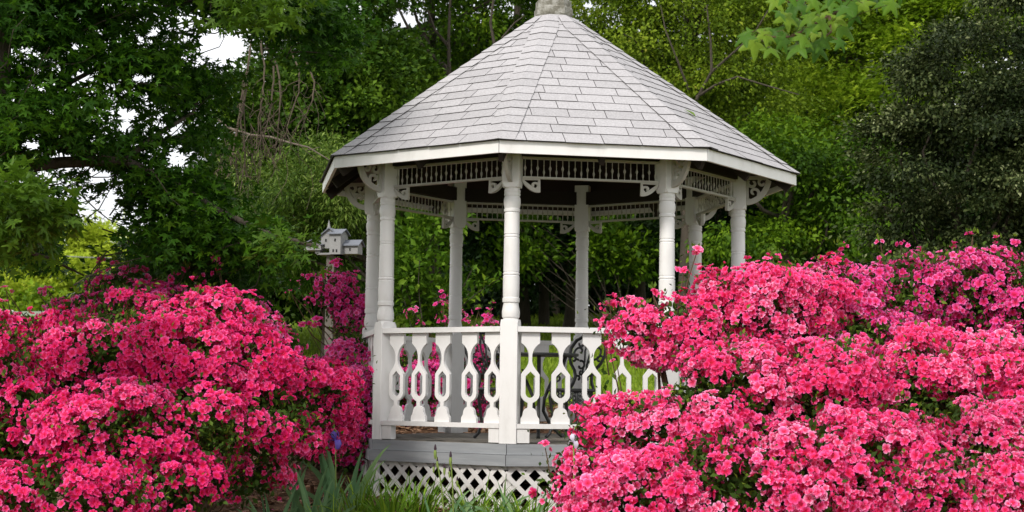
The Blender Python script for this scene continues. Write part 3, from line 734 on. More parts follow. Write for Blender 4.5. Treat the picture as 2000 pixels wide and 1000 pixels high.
HOLES = []     # sky gaps: (px, py, rx, ry)
def in_holes(p, holes):
    x, y, _ = project(p); m = np.zeros(len(p), bool)
    for hx, hy, rx, ry in holes: m |= ((x-hx)/rx)**2+((y-hy)/ry)**2 < 1
    return m
def leaf_cloud(ells, clumps, per, cr, size, T, mat, name, parent, up=.7, droop=.3, shell=.55, holes=(), kind='stuff', front=.0, flat=.6, npart=0, tint=None, partmat=None, bright_top=0, bough=7, bs=.20, margin=(400, 500)):
    """ells: (center(3), radii(3)); leaves gathered in clumps through the outer shell of each ellipsoid"""
    vol = np.array([e[1][0]*e[1][2] for e in ells]); cnt = np.maximum(1, (clumps*vol/vol.sum()).astype(int))
    C, O, BR = [], [], []
    for (c, r), n in zip(ells, cnt):
        d = unit(rng.normal(size=(n*2, 3)))
        d = d[(d[:, 1] < .35+rng.random(n*2)*.6)][:n] if front else d[:n]
        rr = shell+(1.06-shell)*rng.random(len(d))**.6
        if bough > 1:
            m = max(1, len(d)//bough); bi_ = rng.integers(0, m, len(d)); bd = d[:m]; br = rr[:m]; rm = float(np.mean(r))
            q = np.array(c)+(bd*np.array(r)*br[:, None])[bi_]+rng.normal(size=(len(d), 3))*rm*bs*np.array([1, .8, .38]); q = q-bd[bi_]*np.array([0, 0, 0])
            C.append(q); O.append(unit((q-np.array(c))/np.array(r))); BR.append(rng.random(m)[bi_])
        else:
            C.append(np.array(c)+d*np.array(r)*rr[:, None]); O.append(d); BR.append(rng.random(len(d)))
    C = np.concatenate(C); O = np.concatenate(O); BR = np.concatenate(BR)
    if len(holes):
        k = ~in_holes(C, holes); C, O, BR = C[k], O[k], BR[k]
    cs = .5*BR+.5*rng.random(len(C))  # tone per bough and clump puts light and dark masses into the colour
    n = per
    pos = np.repeat(C, n, 0); out = np.repeat(O, n, 0)
    dsp = rng.normal(size=pos.shape)*cr*np.array([1, 1, flat])
    pos = pos+dsp*(.6+.8*np.repeat(rng.random(len(C)), n))[:, None]
    nrm = unit(np.array([0, 0, up])+rng.normal(size=pos.shape)*.45+out*.35)
    tip = unit(unit(dsp)*.8+out*.6+rng.normal(size=pos.shape)*.5-np.array([0, 0, droop]))
    if len(holes):
        k = ~in_holes(pos, [(a, b, c*.72, d*.72) for a, b, c, d in holes]); pos, nrm, tip = pos[k], nrm[k], tip[k]; csr = np.repeat(cs, n)[k]
    else: csr = np.repeat(cs, n)
    x, y, dd = project(pos)
    k = (x > -margin[0]) & (x < 2000+margin[0]) & (y > -margin[1]) & (y < 1150) & (pos[:, 2] > gz(pos[:, 0], pos[:, 1])+.02); pos, nrm, tip, csr, x, y, dd = pos[k], nrm[k], tip[k], csr[k], x[k], y[k], dd[k]
    sz = size*(.6+.7*rng.random(len(pos)))
    rnd = np.clip(.65*csr+.35*rng.random(len(pos))+bright_top, 0, 1)
    R = rot_from(tip, nrm)
    part = np.zeros(len(pos), bool)
    if npart:
        inf = (x > 5) & (x < 1995) & (y > 5) & (y < 995)
        score = np.where(inf, dd/sz, 1e9); idx = np.argsort(score)[:npart]; part[idx] = True
    V, F, G, Rn = scatter(T, pos[~part], R[~part], sz[~part], rnd[~part])
    o = link(name, np_mesh(name, V, F, mat, {'rnd': Rn, 'g': G}), parent, kind=kind)
    if npart:
        vs = []
        for q in range(6):
            tv, tf, tg = T[q % len(T)]
            vs.append(np_mesh('leaf', tv, tf, mat, {'rnd': np.full(len(tv), (q+.5)/6), 'g': tg}))
        for i in np.nonzero(part)[0]:
            mm = Matrix.Identity(4)
            A = R[i]*sz[i]
            for a in range(3):
                for b in range(3): mm[a][b] = A[a, b]
                mm[a][3] = pos[i][a]
            link('leaf', vs[min(5, int(rnd[i]*6))], parent, M=mm)
    return C
def E(px, py, d, rx, rz, ry=None):
    """ellipsoid seen centred at pixel, radii in px, depth radius in m"""
    c = P(px, py, d); k = d/FPX; return (c, (rx*k, ry if ry else max(rx, rz)*k*.8, rz*k))
def limb(mb, a, b, r0, r1, wob=.06, n=8, sides=7):
    a, b = np.array(a, float), np.array(b, float); L_ = np.linalg.norm(b-a)
    o1, o2 = rng.normal(size=3)*wob*L_, rng.normal(size=3)*wob*L_*.6; pts = []
    for t in np.linspace(0, 1, n): pts.append(a+(b-a)*t+o1*math.sin(PI*t)+o2*math.sin(2*PI*t))
    mb.tube(pts, list(np.linspace(r0, r1, n)), sides); return pts
def tree(name, label, cat, base_px, d, r, ells, kw, group=None, bark='bark', top=None, limbs=10, lean=0, trunk_top_px=None, branches=()):
    x = P(base_px, 700, d)[0]; g = float(gz(x, d))
    t = thing(name, label, cat, (0, 0, 0), 0, group)
    mb = MB()
    cz = max(e[0][2] for e in ells) if top is None else top
    tp = np.array([x+lean, d, cz])
    if trunk_top_px is not None: tp[0] = P(trunk_top_px, 200, d)[0]
    tr = limb(mb, (x, d, g-.1), tp, r, r*.35, .02, 12, 10)
    C = leaf_cloud(ells, parent=t, name='crown', **kw)
    if len(C) and limbs:
        for i in rng.choice(len(C), min(limbs, len(C)), replace=False):
            k = int(np.clip((C[i][2]-g)/max(.1, cz-g)*8, 2, 10)); s = tr[k]
            limb(mb, s, C[i], r*.3, r*.06, .08, 7, 5)
    for br in branches:
        mb.tube([P(*p) for p in br[0]], list(np.linspace(br[1], br[2], len(br[0]))), 6)
    link('trunk', mb.mesh('trunk', M[bark], smooth=60), t)
    return t

# ------------------------------------------------------------------ far woods (one mass) and background trees
SKYH = [(425, 85, 55, 48), (345, 310, 36, 26), (245, 238, 22, 36), (345, 250, 26, 20), (160, 150, 40, 16), (280, 150, 34, 14), (165, 405, 34, 28), (215, 395, 26, 40), (60, 280, 30, 22), (120, 310, 35, 22), (200, 340, 40, 20), (90, 345, 25, 14),
        (375, 40, 40, 20), (300, 60, 30, 14), (470, 60, 30, 22), (150, 90, 25, 10), (40, 90, 16, 10), (60, 170, 18, 8)]
for _ in range(110): SKYH.append((random.uniform(10, 480), random.uniform(20, 430), random.uniform(6, 17), random.uniform(5, 12)))
FLECK = [(790, 40, 34, 26), (845, 35, 16, 14), (885, 60, 10, 8), (690, 14, 30, 16), (640, 40, 14, 10), (1008, 18, 12, 16), (1150, 8, 18, 10), (1275, 6, 14, 8), (835, 150, 8, 6), (560, 30, 20, 10)]
wood_e = [E(x, y, d, rx, rz, 3) for x, y, d, rx, rz in
          [(560, 420, 40, 200, 230), (750, 300, 42, 180, 300), (950, 330, 41, 180, 300), (1150, 330, 42, 180, 290), (1350, 300, 41, 190, 330), (1550, 300, 42, 200, 330), (1780, 280, 40, 220, 350), (2050, 280, 40, 240, 360), (1000, 560, 36, 260, 110), (1400, 560, 36, 260, 110), (640, 560, 38, 160, 90), (1800, 560, 36, 260, 110)]]
o = thing('far_woods', 'dark green wall of far woodland behind every tree', 'woods'); o['kind'] = 'stuff'
leaf_cloud(wood_e, 4200, 26, .42, .30, LEAF2, M['woods'], 'canopy', o, holes=[(a, b, c*1.15, d*1.15) for a, b, c, d in FLECK]+[(425, 85, 90, 90), (330, 300, 70, 90)], shell=.2)
# distant yellow-green trees on the left
for i, (px, d, w, tp, lb) in enumerate([(60, 62, 95, 470, 'pale yellow-green tree far left, behind the white fence at the frame edge'), (190, 66, 90, 432, 'tall yellow-green tree far off, rising above the overhead wire'), (300, 64, 80, 480, 'yellow-green far tree half hidden by the dark oak boughs'), (-60, 60, 90, 500, 'yellow-green far tree cut off by the left edge')]):
    tree('far_tree', lb, 'tree', px, d, .16, [E(px, (tp+640)/2, d, w, (640-tp)/2, 1.8), E(px+random.uniform(-30, 30), tp+60, d, w*.6, 50, 1.2)],
         dict(clumps=240, per=34, cr=.32, size=.26, T=SPRAY, mat=M['yellow'], shell=.2), 'far yellow-green trees', limbs=10)
# low distant hedge line under them
o = thing('hedgerow', 'low green hedgerow behind the white board fence', 'hedge'); o['kind'] = 'stuff'
leaf_cloud([E(x, 640, 56, 80, 60, 1.5) for x in (-60, 60, 180, 300)], 300, 30, .4, .25, LEAF2, M['bright'], 'foliage', o, shell=.2)

GT = 'trees of the wood behind the gazebo'
tree('cedar_tree', 'dark feathery cedar between the hanging vines and the gazebo roof', 'tree', 650, 24, .2,
     [E(640, 120, 24, 150, 190, 1.6), E(640, 320, 23.5, 190, 150, 1.6), E(760, 250, 24, 100, 170, 1.4), E(520, 250, 24.5, 110, 180, 1.4), E(640, -120, 24, 120, 180, 1.5), E(600, 480, 24, 210, 110, 1.4)],
     dict(clumps=2200, per=36, cr=.14, size=.11, T=CEDAR, mat=M['cedar'], up=.9, droop=.0, shell=.5, holes=[h for h in FLECK]+[(425, 85, 70, 70)], front=1), GT)
tree('maple_tree', 'slim-limbed leafy tree rising behind the left roof slope', 'tree', 860, 27, .13,
     [E(860, 60, 27, 150, 130, 1.8), E(960, 20, 27, 110, 120, 1.6), E(790, -60, 27, 140, 110, 1.6), E(950, -120, 27, 150, 120, 1.6), E(880, 260, 27, 140, 140, 1.3), E(1050, 60, 27.5, 90, 110, 1.3)],
     dict(clumps=1200, per=36, cr=.17, size=.09, T=LEAF, mat=M['decid'], shell=.45, holes=FLECK, front=1), GT, limbs=14, trunk_top_px=835,
     branches=[([(880, 190, 25.5), (870, 130, 25.5), (840, 105, 25.5), (800, 60, 25.5), (775, 10, 25.5)], .055, .02), ([(880, 190, 25.5), (878, 150, 25.3), (876, 80, 25.3), (880, -10, 25.2)], .04, .02),
               ([(876, 90, 25.3), (850, 60, 25.2), (835, 20, 25.2)], .03, .015), ([(965, 85, 25), (958, 45, 25), (965, -10, 25)], .03, .02), ([(980, 75, 25), (1005, 45, 25), (1025, 30, 25)], .02, .01)])
for px, d, r, tx, lb in ((1022, 30, .17, 1016, 'tall straight grey trunk showing just left of the roof peak'),):
    tree('poplar_tree', lb, 'tree', px, d, r, [E(1020, -160, d, 170, 110, 1.5), E(1080, 20, d, 110, 60, 1)], dict(clumps=110, per=30, cr=.25, size=.15, T=LEAF, mat=M['decid'], holes=FLECK, front=1), GT, trunk_top_px=tx, limbs=6, bark='bark')
tree('twiggy_tree', 'olive-leaved twiggy tree just right of the roof peak', 'tree', 1330, 25, .12,
     [E(1260, 80, 25, 130, 120, 1.6), E(1390, 100, 25, 130, 130, 1.6), E(1330, -70, 25, 190, 110, 1.6), E(1440, 230, 25, 120, 120, 1.4), E(1200, 10, 25.5, 100, 70, 1.2), E(1480, 60, 25, 90, 110, 1.3)],
     dict(clumps=1500, per=32, cr=.15, size=.075, T=LEAF, mat=M['olive'], shell=.4, front=1, holes=FLECK), GT, limbs=26, trunk_top_px=1345,
     branches=[([(1360, 190, 23.5), (1400, 165, 23.4), (1440, 150, 23.3), (1500, 168, 23.2), (1560, 185, 23.2)], .026, .008), ([(1360, 195, 23.5), (1390, 140, 23.4), (1430, 105, 23.3), (1470, 70, 23.2), (1500, 20, 23.2)], .026, .008),
               ([(1345, 175, 23.6), (1320, 110, 23.4), (1300, 60, 23.4), (1290, 10, 23.4)], .02, .007), ([(1390, 140, 23.4), (1388, 80, 23.3), (1380, 10, 23.3)], .025, .01)])
tree('laurel_tree', 'leafy mid-green tree hanging low to the right of the eaves', 'tree', 1560, 23, .14,
     [E(1480, 400, 23, 130, 130, 1.5), E(1620, 380, 23, 130, 150, 1.5), E(1560, 330, 23.5, 150, 90, 1.4), E(1540, 520, 23, 150, 100, 1.3), E(1680, 480, 22.5, 100, 130, 1.3)],
     dict(clumps=820, per=34, cr=.13, size=.09, T=LEAF, mat=M['decid'], shell=.80, droop=.5, bough=10, bs=.19, front=1), GT, limbs=14)
tree('spring_tree', 'bright yellow-green feathery tree behind the sweetgum branch', 'tree', 1680, 28, .15,
     [E(1640, 130, 28, 130, 110, 1.6), E(1760, 100, 28, 130, 120, 1.6), E(1690, 260, 27.0, 150, 110, 1.6), E(1560, 230, 27.5, 130, 90, 1.5), E(1600, 40, 28.5, 110, 100, 1.4), E(1850, 20, 28.5, 150, 90, 1.4), E(1700, -80, 28, 240, 90, 1.6)],
     dict(clumps=1200, per=36, cr=.18, size=.13, T=SPRAY, mat=M['bright'], shell=.5, up=1.1, front=1), GT, limbs=10)
tree('holly_tree', 'dark grey-green small-leaved holly filling the right edge', 'tree', 1900, 18, .13,
     [E(1850, 160, 18, 110, 120, 1.0), E(1960, 130, 18, 120, 130, 1.1), E(1800, 300, 17.8, 100, 110, 1.0), E(1930, 300, 17.6, 130, 140, 1.1), E(1840, 430, 17.8, 130, 110, 1.0), E(1990, 430, 17.6, 120, 130, 1.0), E(2060, 250, 18, 120, 220, 1.0), E(1960, -20, 18.3, 110, 80, .9), E(1880, 560, 18, 160, 90, .9), E(1760, 400, 18, 60, 70, .6), E(1900, 220, 18.4, 140, 150, .9), E(1820, 500, 18.3, 120, 90, .8), E(1960, 350, 18.5, 140, 150, .9)],
     dict(clumps=2700, per=44, cr=.10, size=.056, bs=.17, T=LEAF, mat=M['holly'], shell=.68, up=.6, bough=12, front=1), GT, limbs=14, top=2.6)
# wispy drooping shrub-tree behind the birdhouse
tree('willow_tree', 'wispy light-green willow drooping behind the birdhouse', 'tree', 722, 20, .09,
     [E(520, 400, 20, 120, 70, 1.0), E(640, 400, 20, 110, 90, 1.0), E(700, 370, 20, 60, 80, .9), E(640, 330, 20.3, 80, 40, .9), E(560, 470, 20.3, 120, 65, .9), E(640, 490, 20.3, 90, 55, .9)],
     dict(clumps=800, per=44, cr=.13, size=.078, bs=.16, T=SLIM, mat=M['willow'], shell=.45, up=.7, droop=.6, flat=.9, front=1), GT, limbs=14)
# woods floor trees: trunks under the gazebo ceiling line
for i, (px, d, r, lb) in enumerate([(1062, 30, .12, 'dark wood tree with its trunk left of the back middle post'), (1085, 33, .10, 'thin dark trunk close beside the back middle post'), (1108, 29, .14, 'thick dark trunk seen just left of the back middle post'), (1175, 34, .055, 'slender trunk standing in the far lawn gap'), (1192, 35, .05, 'second slender trunk in the far lawn gap, further right'),
                                    (985, 28, .11, 'dark wood tree with its trunk behind the nearest post'), (1255, 30, .13, 'dark wood tree behind the front right post'), (1400, 27, .13, 'dark wood tree behind the back right posts'), (1640, 27, .13, 'dark wood tree behind the right azalea crest'), (720, 29, .12, 'dark wood tree behind the left posts'), (500, 27, .13, 'dark wood tree behind the left azalea crest'), (1780, 27, .12, 'dark wood tree behind the holly')]):
    w = 100 if r > .08 else 60
    low = 520 if 1130 < px < 1230 else 545
    tree('wood_tree', lb, 'tree', px, d, r, [E(px, low-90, d, w, 90, 1.3), E(px+20, low-210, d, w*1.1, 110, 1.4)],
         dict(clumps=320, per=34, cr=.26, size=.105, T=LEAF, mat=M['woods'], shell=.3, front=1), GT, limbs=0)
# low dark underbrush at the wood's edge
o = thing('underbrush', 'dark low underbrush along the edge of the wood', 'undergrowth'); o['kind'] = 'stuff'
leaf_cloud([E(x, 600, 33, 110, 45, 1.2) for x in (480, 620, 760, 900, 1040, 1290, 1430, 1580, 1720, 1880, 2020)]+[E(400, 560, 25, 170, 90, 1.2), E(540, 540, 25, 130, 80, 1.2)], 800, 30, .25, .16, LEAF, M['woods'], 'foliage', o, shell=.3)
# leafy young shrubs seen through the left bays
def shrub(label, px, d, ells, clumps, size, mat, arms=()):
    x = P(px, 700, d)[0]; g = float(gz(x, d)); t = thing('leafy_shrub', label, 'shrub', (0, 0, 0))
    C = leaf_cloud(ells, clumps, 16, .11, size, LEAF, M[mat], 'foliage', t, up=.7, droop=-.3, shell=.2, flat=1.2)
    mb = MB()
    for i in rng.choice(len(C), min(16, len(C)), replace=False): limb(mb, (x, d, g), C[i], .010, .004, .06, 8, 5)
    pos = []
    for path in arms:
        pts = [P(*p) for p in path]; mb.tube(pts, list(np.linspace(.01, .003, len(pts))), 4)
        for a, b in zip(pts[:-1], pts[1:]):
            for s in np.linspace(0, 1, 9): pos.append(a+(b-a)*s)
    link('branch', mb.mesh('branch', M['bark']), t)
    if pos:
        pos = np.repeat(np.array(pos), 2, 0)+rng.normal(size=(len(pos)*2, 3))*.02
        tip = unit(np.array([.5, 0, .3])+rng.normal(size=pos.shape)*.7); nr = unit(np.array([0, 0, 1])+rng.normal(size=pos.shape)*.4)
        V, F, G, Rn = scatter(LEAF, pos, rot_from(tip, nr), np.full(len(pos), size), rng.random(len(pos)))
        link('sprig', np_mesh('sprig', V, F, M[mat], {'rnd': Rn, 'g': G}), t)
    return t
shrub('bright-leaved young shrub seen between the left gazebo posts', 830, 19.5, [E(820, 480, 19.5, 50, 60, .5), E(800, 560, 19.5, 60, 50, .5), E(850, 590, 19.5, 70, 50, .5), E(840, 430, 19.8, 50, 50, .5)], 190, .105, 'shrub',
      arms=[[(900, 600, 19), (935, 570, 18.8), (975, 545, 18.6)], [(900, 590, 19), (930, 560, 18.9), (950, 548, 18.7)], [(905, 560, 19), (925, 520, 18.9)]])
shrub('mid-green shrub behind the back right bay', 1230, 26, [E(1230, 470, 26, 90, 80, .8), E(1160, 500, 26, 50, 60, .6), E(1020, 480, 26, 80, 90, .8)], 260, .12, 'decid')

# ------------------------------------------------------------------ dead hanging vines
vn = thing('dead_vine', 'bundle of bare brown vines hanging before the cedar', 'vine')
mb = MB()
def vine(pts, r0, r1):
    P_ = [P(x, y, d) for x, y, d in pts]; out = []
    for a, b in zip(P_[:-1], P_[1:]):
        for t in np.linspace(0, 1, 6)[:-1]: out.append(a+(b-a)*t+rng.normal(size=3)*.005)
    out.append(P_[-1]); mb.tube(out, list(np.linspace(r0, r1, len(out))), 5); return out
mains = [[(492, 70, 15.5), (486, 120, 15.4), (475, 165, 15.4), (468, 220, 15.3), (455, 300, 15.2), (432, 330, 15.2), (408, 340, 15.2)], [(510, 80, 15.5), (516, 130, 15.4), (514, 180, 15.3), (505, 240, 15.3), (500, 290, 15.2)],
         [(536, 130, 15.5), (530, 200, 15.4), (520, 250, 15.3), (500, 300, 15.2)], [(568, 95, 15.5), (585, 140, 15.4), (582, 180, 15.4), (560, 250, 15.3), (545, 290, 15.3)], [(600, 120, 15.5), (613, 160, 15.4), (612, 195, 15.3), (595, 225, 15.3), (570, 260, 15.3)],
         [(540, 120, 15.5), (548, 170, 15.4), (546, 220, 15.3), (540, 280, 15.3)], [(490, 85, 15.6), (478, 200, 15.4), (462, 260, 15.3), (450, 320, 15.2), (440, 370, 15.2)], [(478, 160, 15.4), (470, 240, 15.3), (480, 300, 15.3), (470, 370, 15.2)]]
for m_ in mains:
    pts = vine(m_, .010, .004)
    for q in range(12):
        p = pts[rng.integers(len(pts)//4, len(pts))]; e = p+np.array([rng.normal()*.13, rng.normal()*.1, -abs(rng.normal())*.33-.08])
        limb(mb, p, e, .004, .002, .12, 7, 3)
for q in range(50):
    x = rng.normal(480, 35); y = rng.uniform(250, 330); limb(mb, P(x, y, 15.3), P(x+rng.normal()*14, y+rng.uniform(30, 80), 15.3), .004, .002, .06, 6, 3)
link('strand', mb.mesh('strand', M['vinebark']), vn)
fb = thing('fallen_branch', 'pale bare dead branch slanting behind the hanging vines', 'branch')
mb = MB(); mb.tube([P(*p)+rng.normal(size=3)*.012 for p in ((418, 232, 17.2), (450, 250, 17.2), (490, 262, 17.1), (530, 270, 17.1), (570, 280, 17), (600, 292, 17), (632, 306, 17), (655, 320, 17))], [.013, .013, .012, .011, .010, .009, .007, .004], 6)
for a, b in (((570, 280, 17), (560, 262, 17)), ((490, 262, 17.1), (470, 280, 17)), ((600, 292, 17), (625, 288, 17))): limb(mb, P(*a), P(*b), .006, .002, .05, 5, 4)
link('bough', mb.mesh('bough', M['barklight']), fb)

# ------------------------------------------------------------------ near dark oak on the left
ok = thing('oak_tree', 'big dark-leaved oak overhanging from the left edge of the frame', 'tree')
oe = [E(40, 60, 11, 120, 120, 1), E(60, 220, 11, 130, 110, 1), E(30, 350, 10.8, 110, 90, .9), E(180, 60, 11.5, 140, 90, 1), E(200, 180, 11.5, 110, 80, 1), E(330, 30, 12, 140, 55, .9), E(330, 140, 12, 120, 60, .9), E(480, 15, 12.5, 140, 45, .8), E(600, 25, 13, 110, 45, .8), E(655, 110, 13, 40, 45, .6),
      E(130, 280, 11.3, 120, 60, .8), E(300, 360, 11.8, 90, 70, .8), E(270, 300, 11.8, 90, 50, .7), E(370, 230, 12, 60, 70, .7), E(370, 370, 12, 70, 80, .8), E(320, 450, 11.8, 110, 90, .8), E(430, 470, 11.8, 110, 60, .8), E(540, 475, 11.6, 90, 34, .5), E(600, 510, 11.4, 60, 14, .3), E(300, 530, 12.5, 80, 40, .6), E(430, 535, 12.5, 110, 32, .6), E(110, 500, 12.5, 80, 22, .6), E(60, 480, 12.5, 60, 36, .6),
      E(300, -90, 12, 300, 70, 1.0), E(0, -80, 11, 180, 100, 1.0)]
C = leaf_cloud(oe, 2900, 18, .12, .064, OAKL, M['oak'], 'crown', ok, up=.8, droop=.35, shell=.1, holes=SKYH+[(655, 470, 110, 75), (742, 450, 85, 260), (175, 480, 75, 60), (60, 560, 100, 34), (185, 545, 70, 34)], npart=300, flat=.5)
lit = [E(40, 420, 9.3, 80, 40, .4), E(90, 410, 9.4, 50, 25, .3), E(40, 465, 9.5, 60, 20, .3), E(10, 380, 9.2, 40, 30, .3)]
leaf_cloud(lit, 80, 9, .10, .085, OAKL, M['oak_lit'], 'low_bough', ok, up=.9, droop=.5, shell=.1)
leaf_cloud([E(480, 12, 11, 120, 24, .4), E(560, 20, 11, 60, 20, .4), E(600, 488, 10.9, 60, 16, .3)], 50, 9, .10, .08, OAKL, M['oak_lit'], 'outer_leaves', ok, up=.9, droop=.4, shell=.1)
mb = MB()
tx = P(-34, 300, 11)[0]
trk = limb(mb, (tx-.05, 11, float(gz(tx, 11))-.1), (tx+.02, 11, 4.6), .15, .11, .01, 12, 12)
for pth, r in (([(5, 480, 11), (80, 500, 11.3), (160, 530, 11.8)], .02), ([(0, 330, 11), (120, 322, 11.3), (230, 312, 11.5), (330, 345, 11.7), (430, 420, 11.7), (520, 450, 11.6), (620, 485, 11.5)], .05), ([(0, 60, 11), (20, 20, 11), (50, -40, 11)], .06),
               ([(0, 100, 11), (40, 50, 11.2), (120, 20, 11.4), (230, 30, 11.8), (330, 20, 12), (420, -10, 12.4)], .045), ([(230, 312, 11.5), (300, 260, 11.8), (380, 220, 12), (410, 160, 12)], .025), ([(0, 215, 11), (80, 190, 11.2), (180, 150, 11.5), (300, 110, 11.8)], .03), ([(330, 345, 11.7), (340, 420, 11.8), (320, 520, 12)], .02)):
    mb.tube([P(*p)+rng.normal(size=3)*.02 for p in pth], list(np.linspace(r, r*.3, len(pth))), 7)
for i in rng.choice(len(C), 160, replace=False):
    b = C[i]; a = b+np.array([-.35-.2*rng.random(), 0, -.1+.25*rng.normal()]); limb(mb, a, b, .006, .002, .12, 6, 4)
link('trunk', mb.mesh('trunk', M['bark'], smooth=60), ok)

# ------------------------------------------------------------------ sweetgum branch hanging into the top right
sg = thing('sweetgum_branch', 'low branch of star-shaped light green leaves hanging in from the top', 'branch')
sp_ = star(); n = len(sp_); z_ = lambda x, y: -.16*(x*x+y*y)**.9
sv = [(0, .0, 0)]+[(x, y, z_(x, y)-.035*(.4 if k % 7 in (3,) else 1)) for k, (x, y) in enumerate(sp_)]; sf = []
for L in range(5):
    c_ = sp_[L*7+3]; sv.append((c_[0]*.5, c_[1]*.5, z_(c_[0]*.5, c_[1]*.5)+.05)); q = len(sv)-1; b_ = 1+L*7
    sf += [(q, b_+k, b_+k+1) for k in range(6)]+[(0, b_, q), (0, q, b_+6), (0, b_+6, 1+((L+1) % 5)*7)]
# midribs raised: insert a rib vertex per lobe by bending
gum = []
for q in range(5):
    v = np.array(sv, float); v[:, 2] -= (.1+.08*q)*np.abs(v[:, 0])**1.4+.05*q*np.clip(v[:, 1], 0, 1)**2
    gum.append(np_mesh('leaf', v, np.array(sf), M['gum'], {'rnd': np.full(len(v), [.25, .9, .5, .7, .1][q]), 'g': np.clip(v[:, 1], 0, 1)}))
gl = [(1455, 78, 46), (1475, 95, 50), (1462, 70, 40), (1500, 66, 42), (1520, 72, 50), (1535, 88, 52), (1497, 75, 40), (1550, 95, 48), (1570, 78, 40), (1595, 100, 56), (1610, 84, 44), (1540, 42, 44), (1562, 50, 48), (1582, 40, 46), (1548, 18, 44), (1528, 30, 40), (1606, 28, 46), (1622, 12, 44), (1596, 10, 40), (1570, 14, 46), (1645, 20, 50), (1630, 45, 46), (1655, 60, 44), (1612, 55, 42), (1640, 86, 40), (1668, 12, 46), (1690, 14, 44), (1728, 10, 50), (1748, 16, 44), (1710, -8, 50), (1760, -10, 50), (1520, 8, 36), (1545, -8, 44), (1590, -12, 44), (1635, -8, 46), (1680, -14, 46), (1600, 66, 40), (1578, 60, 36), (1512, 98, 40), (1665, 36, 40), (1735, -20, 50), (1780, -20, 46)]
mb = MB()
spine = [[(1800, -60, 7.6), (1740, -20, 7.5), (1680, 5, 7.4), (1620, 30, 7.3), (1565, 62, 7.25), (1540, 72, 7.2), (1490, 72, 7.2), (1462, 74, 7.15)], [(1680, 5, 7.4), (1640, -2, 7.3), (1580, -5, 7.3), (1540, 5, 7.25)], [(1620, 30, 7.3), (1625, 60, 7.25), (1605, 78, 7.2)]]
for s in spine: mb.tube([P(*p) for p in s], list(np.linspace(.009, .003, len(s))), 5)
nodesp = np.array([P(*p) for s in spine for p in s])
for i, (x, y, s) in enumerate(gl):
    s *= random.uniform(.72, 1.12); d = 7.2+random.uniform(-.25, .25); c = P(x, y, d); L_ = s*d/FPX*.82
    a = rng.normal(0, .5); tipd = unit(np.array([math.sin(a)*.9, -.35+rng.normal()*.3, -.75+rng.normal()*.25])[None]); nr = unit(np.array([rng.normal()*.35, -.75, .55+rng.normal()*.25])[None])
    R = rot_from(tipd, nr)[0]*L_; base = c-R[:, 1]*.35; mm = Matrix.Identity(4)
    for p in range(3):
        for r in range(3): mm[p][r] = R[p, r]
        mm[p][3] = base[p]
    link('leaf', gum[i % 5], sg, M=mm)
    j = np.argmin(((nodesp-base)**2).sum(1)); mb.tube([nodesp[j], (nodesp[j]+base)/2+np.array([0, 0, .02]), base], .0016, 3)
link('twig', mb.mesh('twig', M['stem']), sg)

# ------------------------------------------------------------------ azaleas
def flower(seed):
    r = np.random.default_rng(seed); v = [(0, 0, -.28)]; g = [0]; f = []
    open_ = r.uniform(.7, 1.15)
    for i in range(5):
        a = i*2*PI/5+r.normal()*.08; n = len(v); w = r.uniform(.9, 1.1)
        def pt(rad, da, z, gg):
            v.append((rad*math.cos(a+da), rad*math.sin(a+da), z)); g.append(gg)
        pt(.36, -.55, -.02, .4); pt(.80*w, -.56, .18*open_+r.normal()*.07, .85); pt(1.04*w, -.22, .12+r.normal()*.08, 1); pt(1.02*w, .24, .05+r.normal()*.08, 1); pt(.80*w, .58, .15*open_+r.normal()*.07, .85); pt(.36, .55, -.04, .4)
        pt(.62, 0, -.02, .55)
        c = n+6
        f += [(0, n, c), (0, c, n+5), (n, n+1, c), (n+1, n+2, c), (n+2, n+3, c), (n+3, n+4, c), (n+4, n+5, c)]
    v = np.array(v)[:, [0, 1, 2]]
    return (v, np.array(f), np.array(g, float))
FL = [flower(s) for s in range(5)]
for q in (1, 3):       # half-open blooms
    v_, f_, g_ = flower(20+q); v_ = v_*np.array([.55, .55, 1]); v_[:, 2] = np.where(g_ > .3, v_[:, 2]+.55*g_, v_[:, 2]); FL.append((v_, f_, g_))
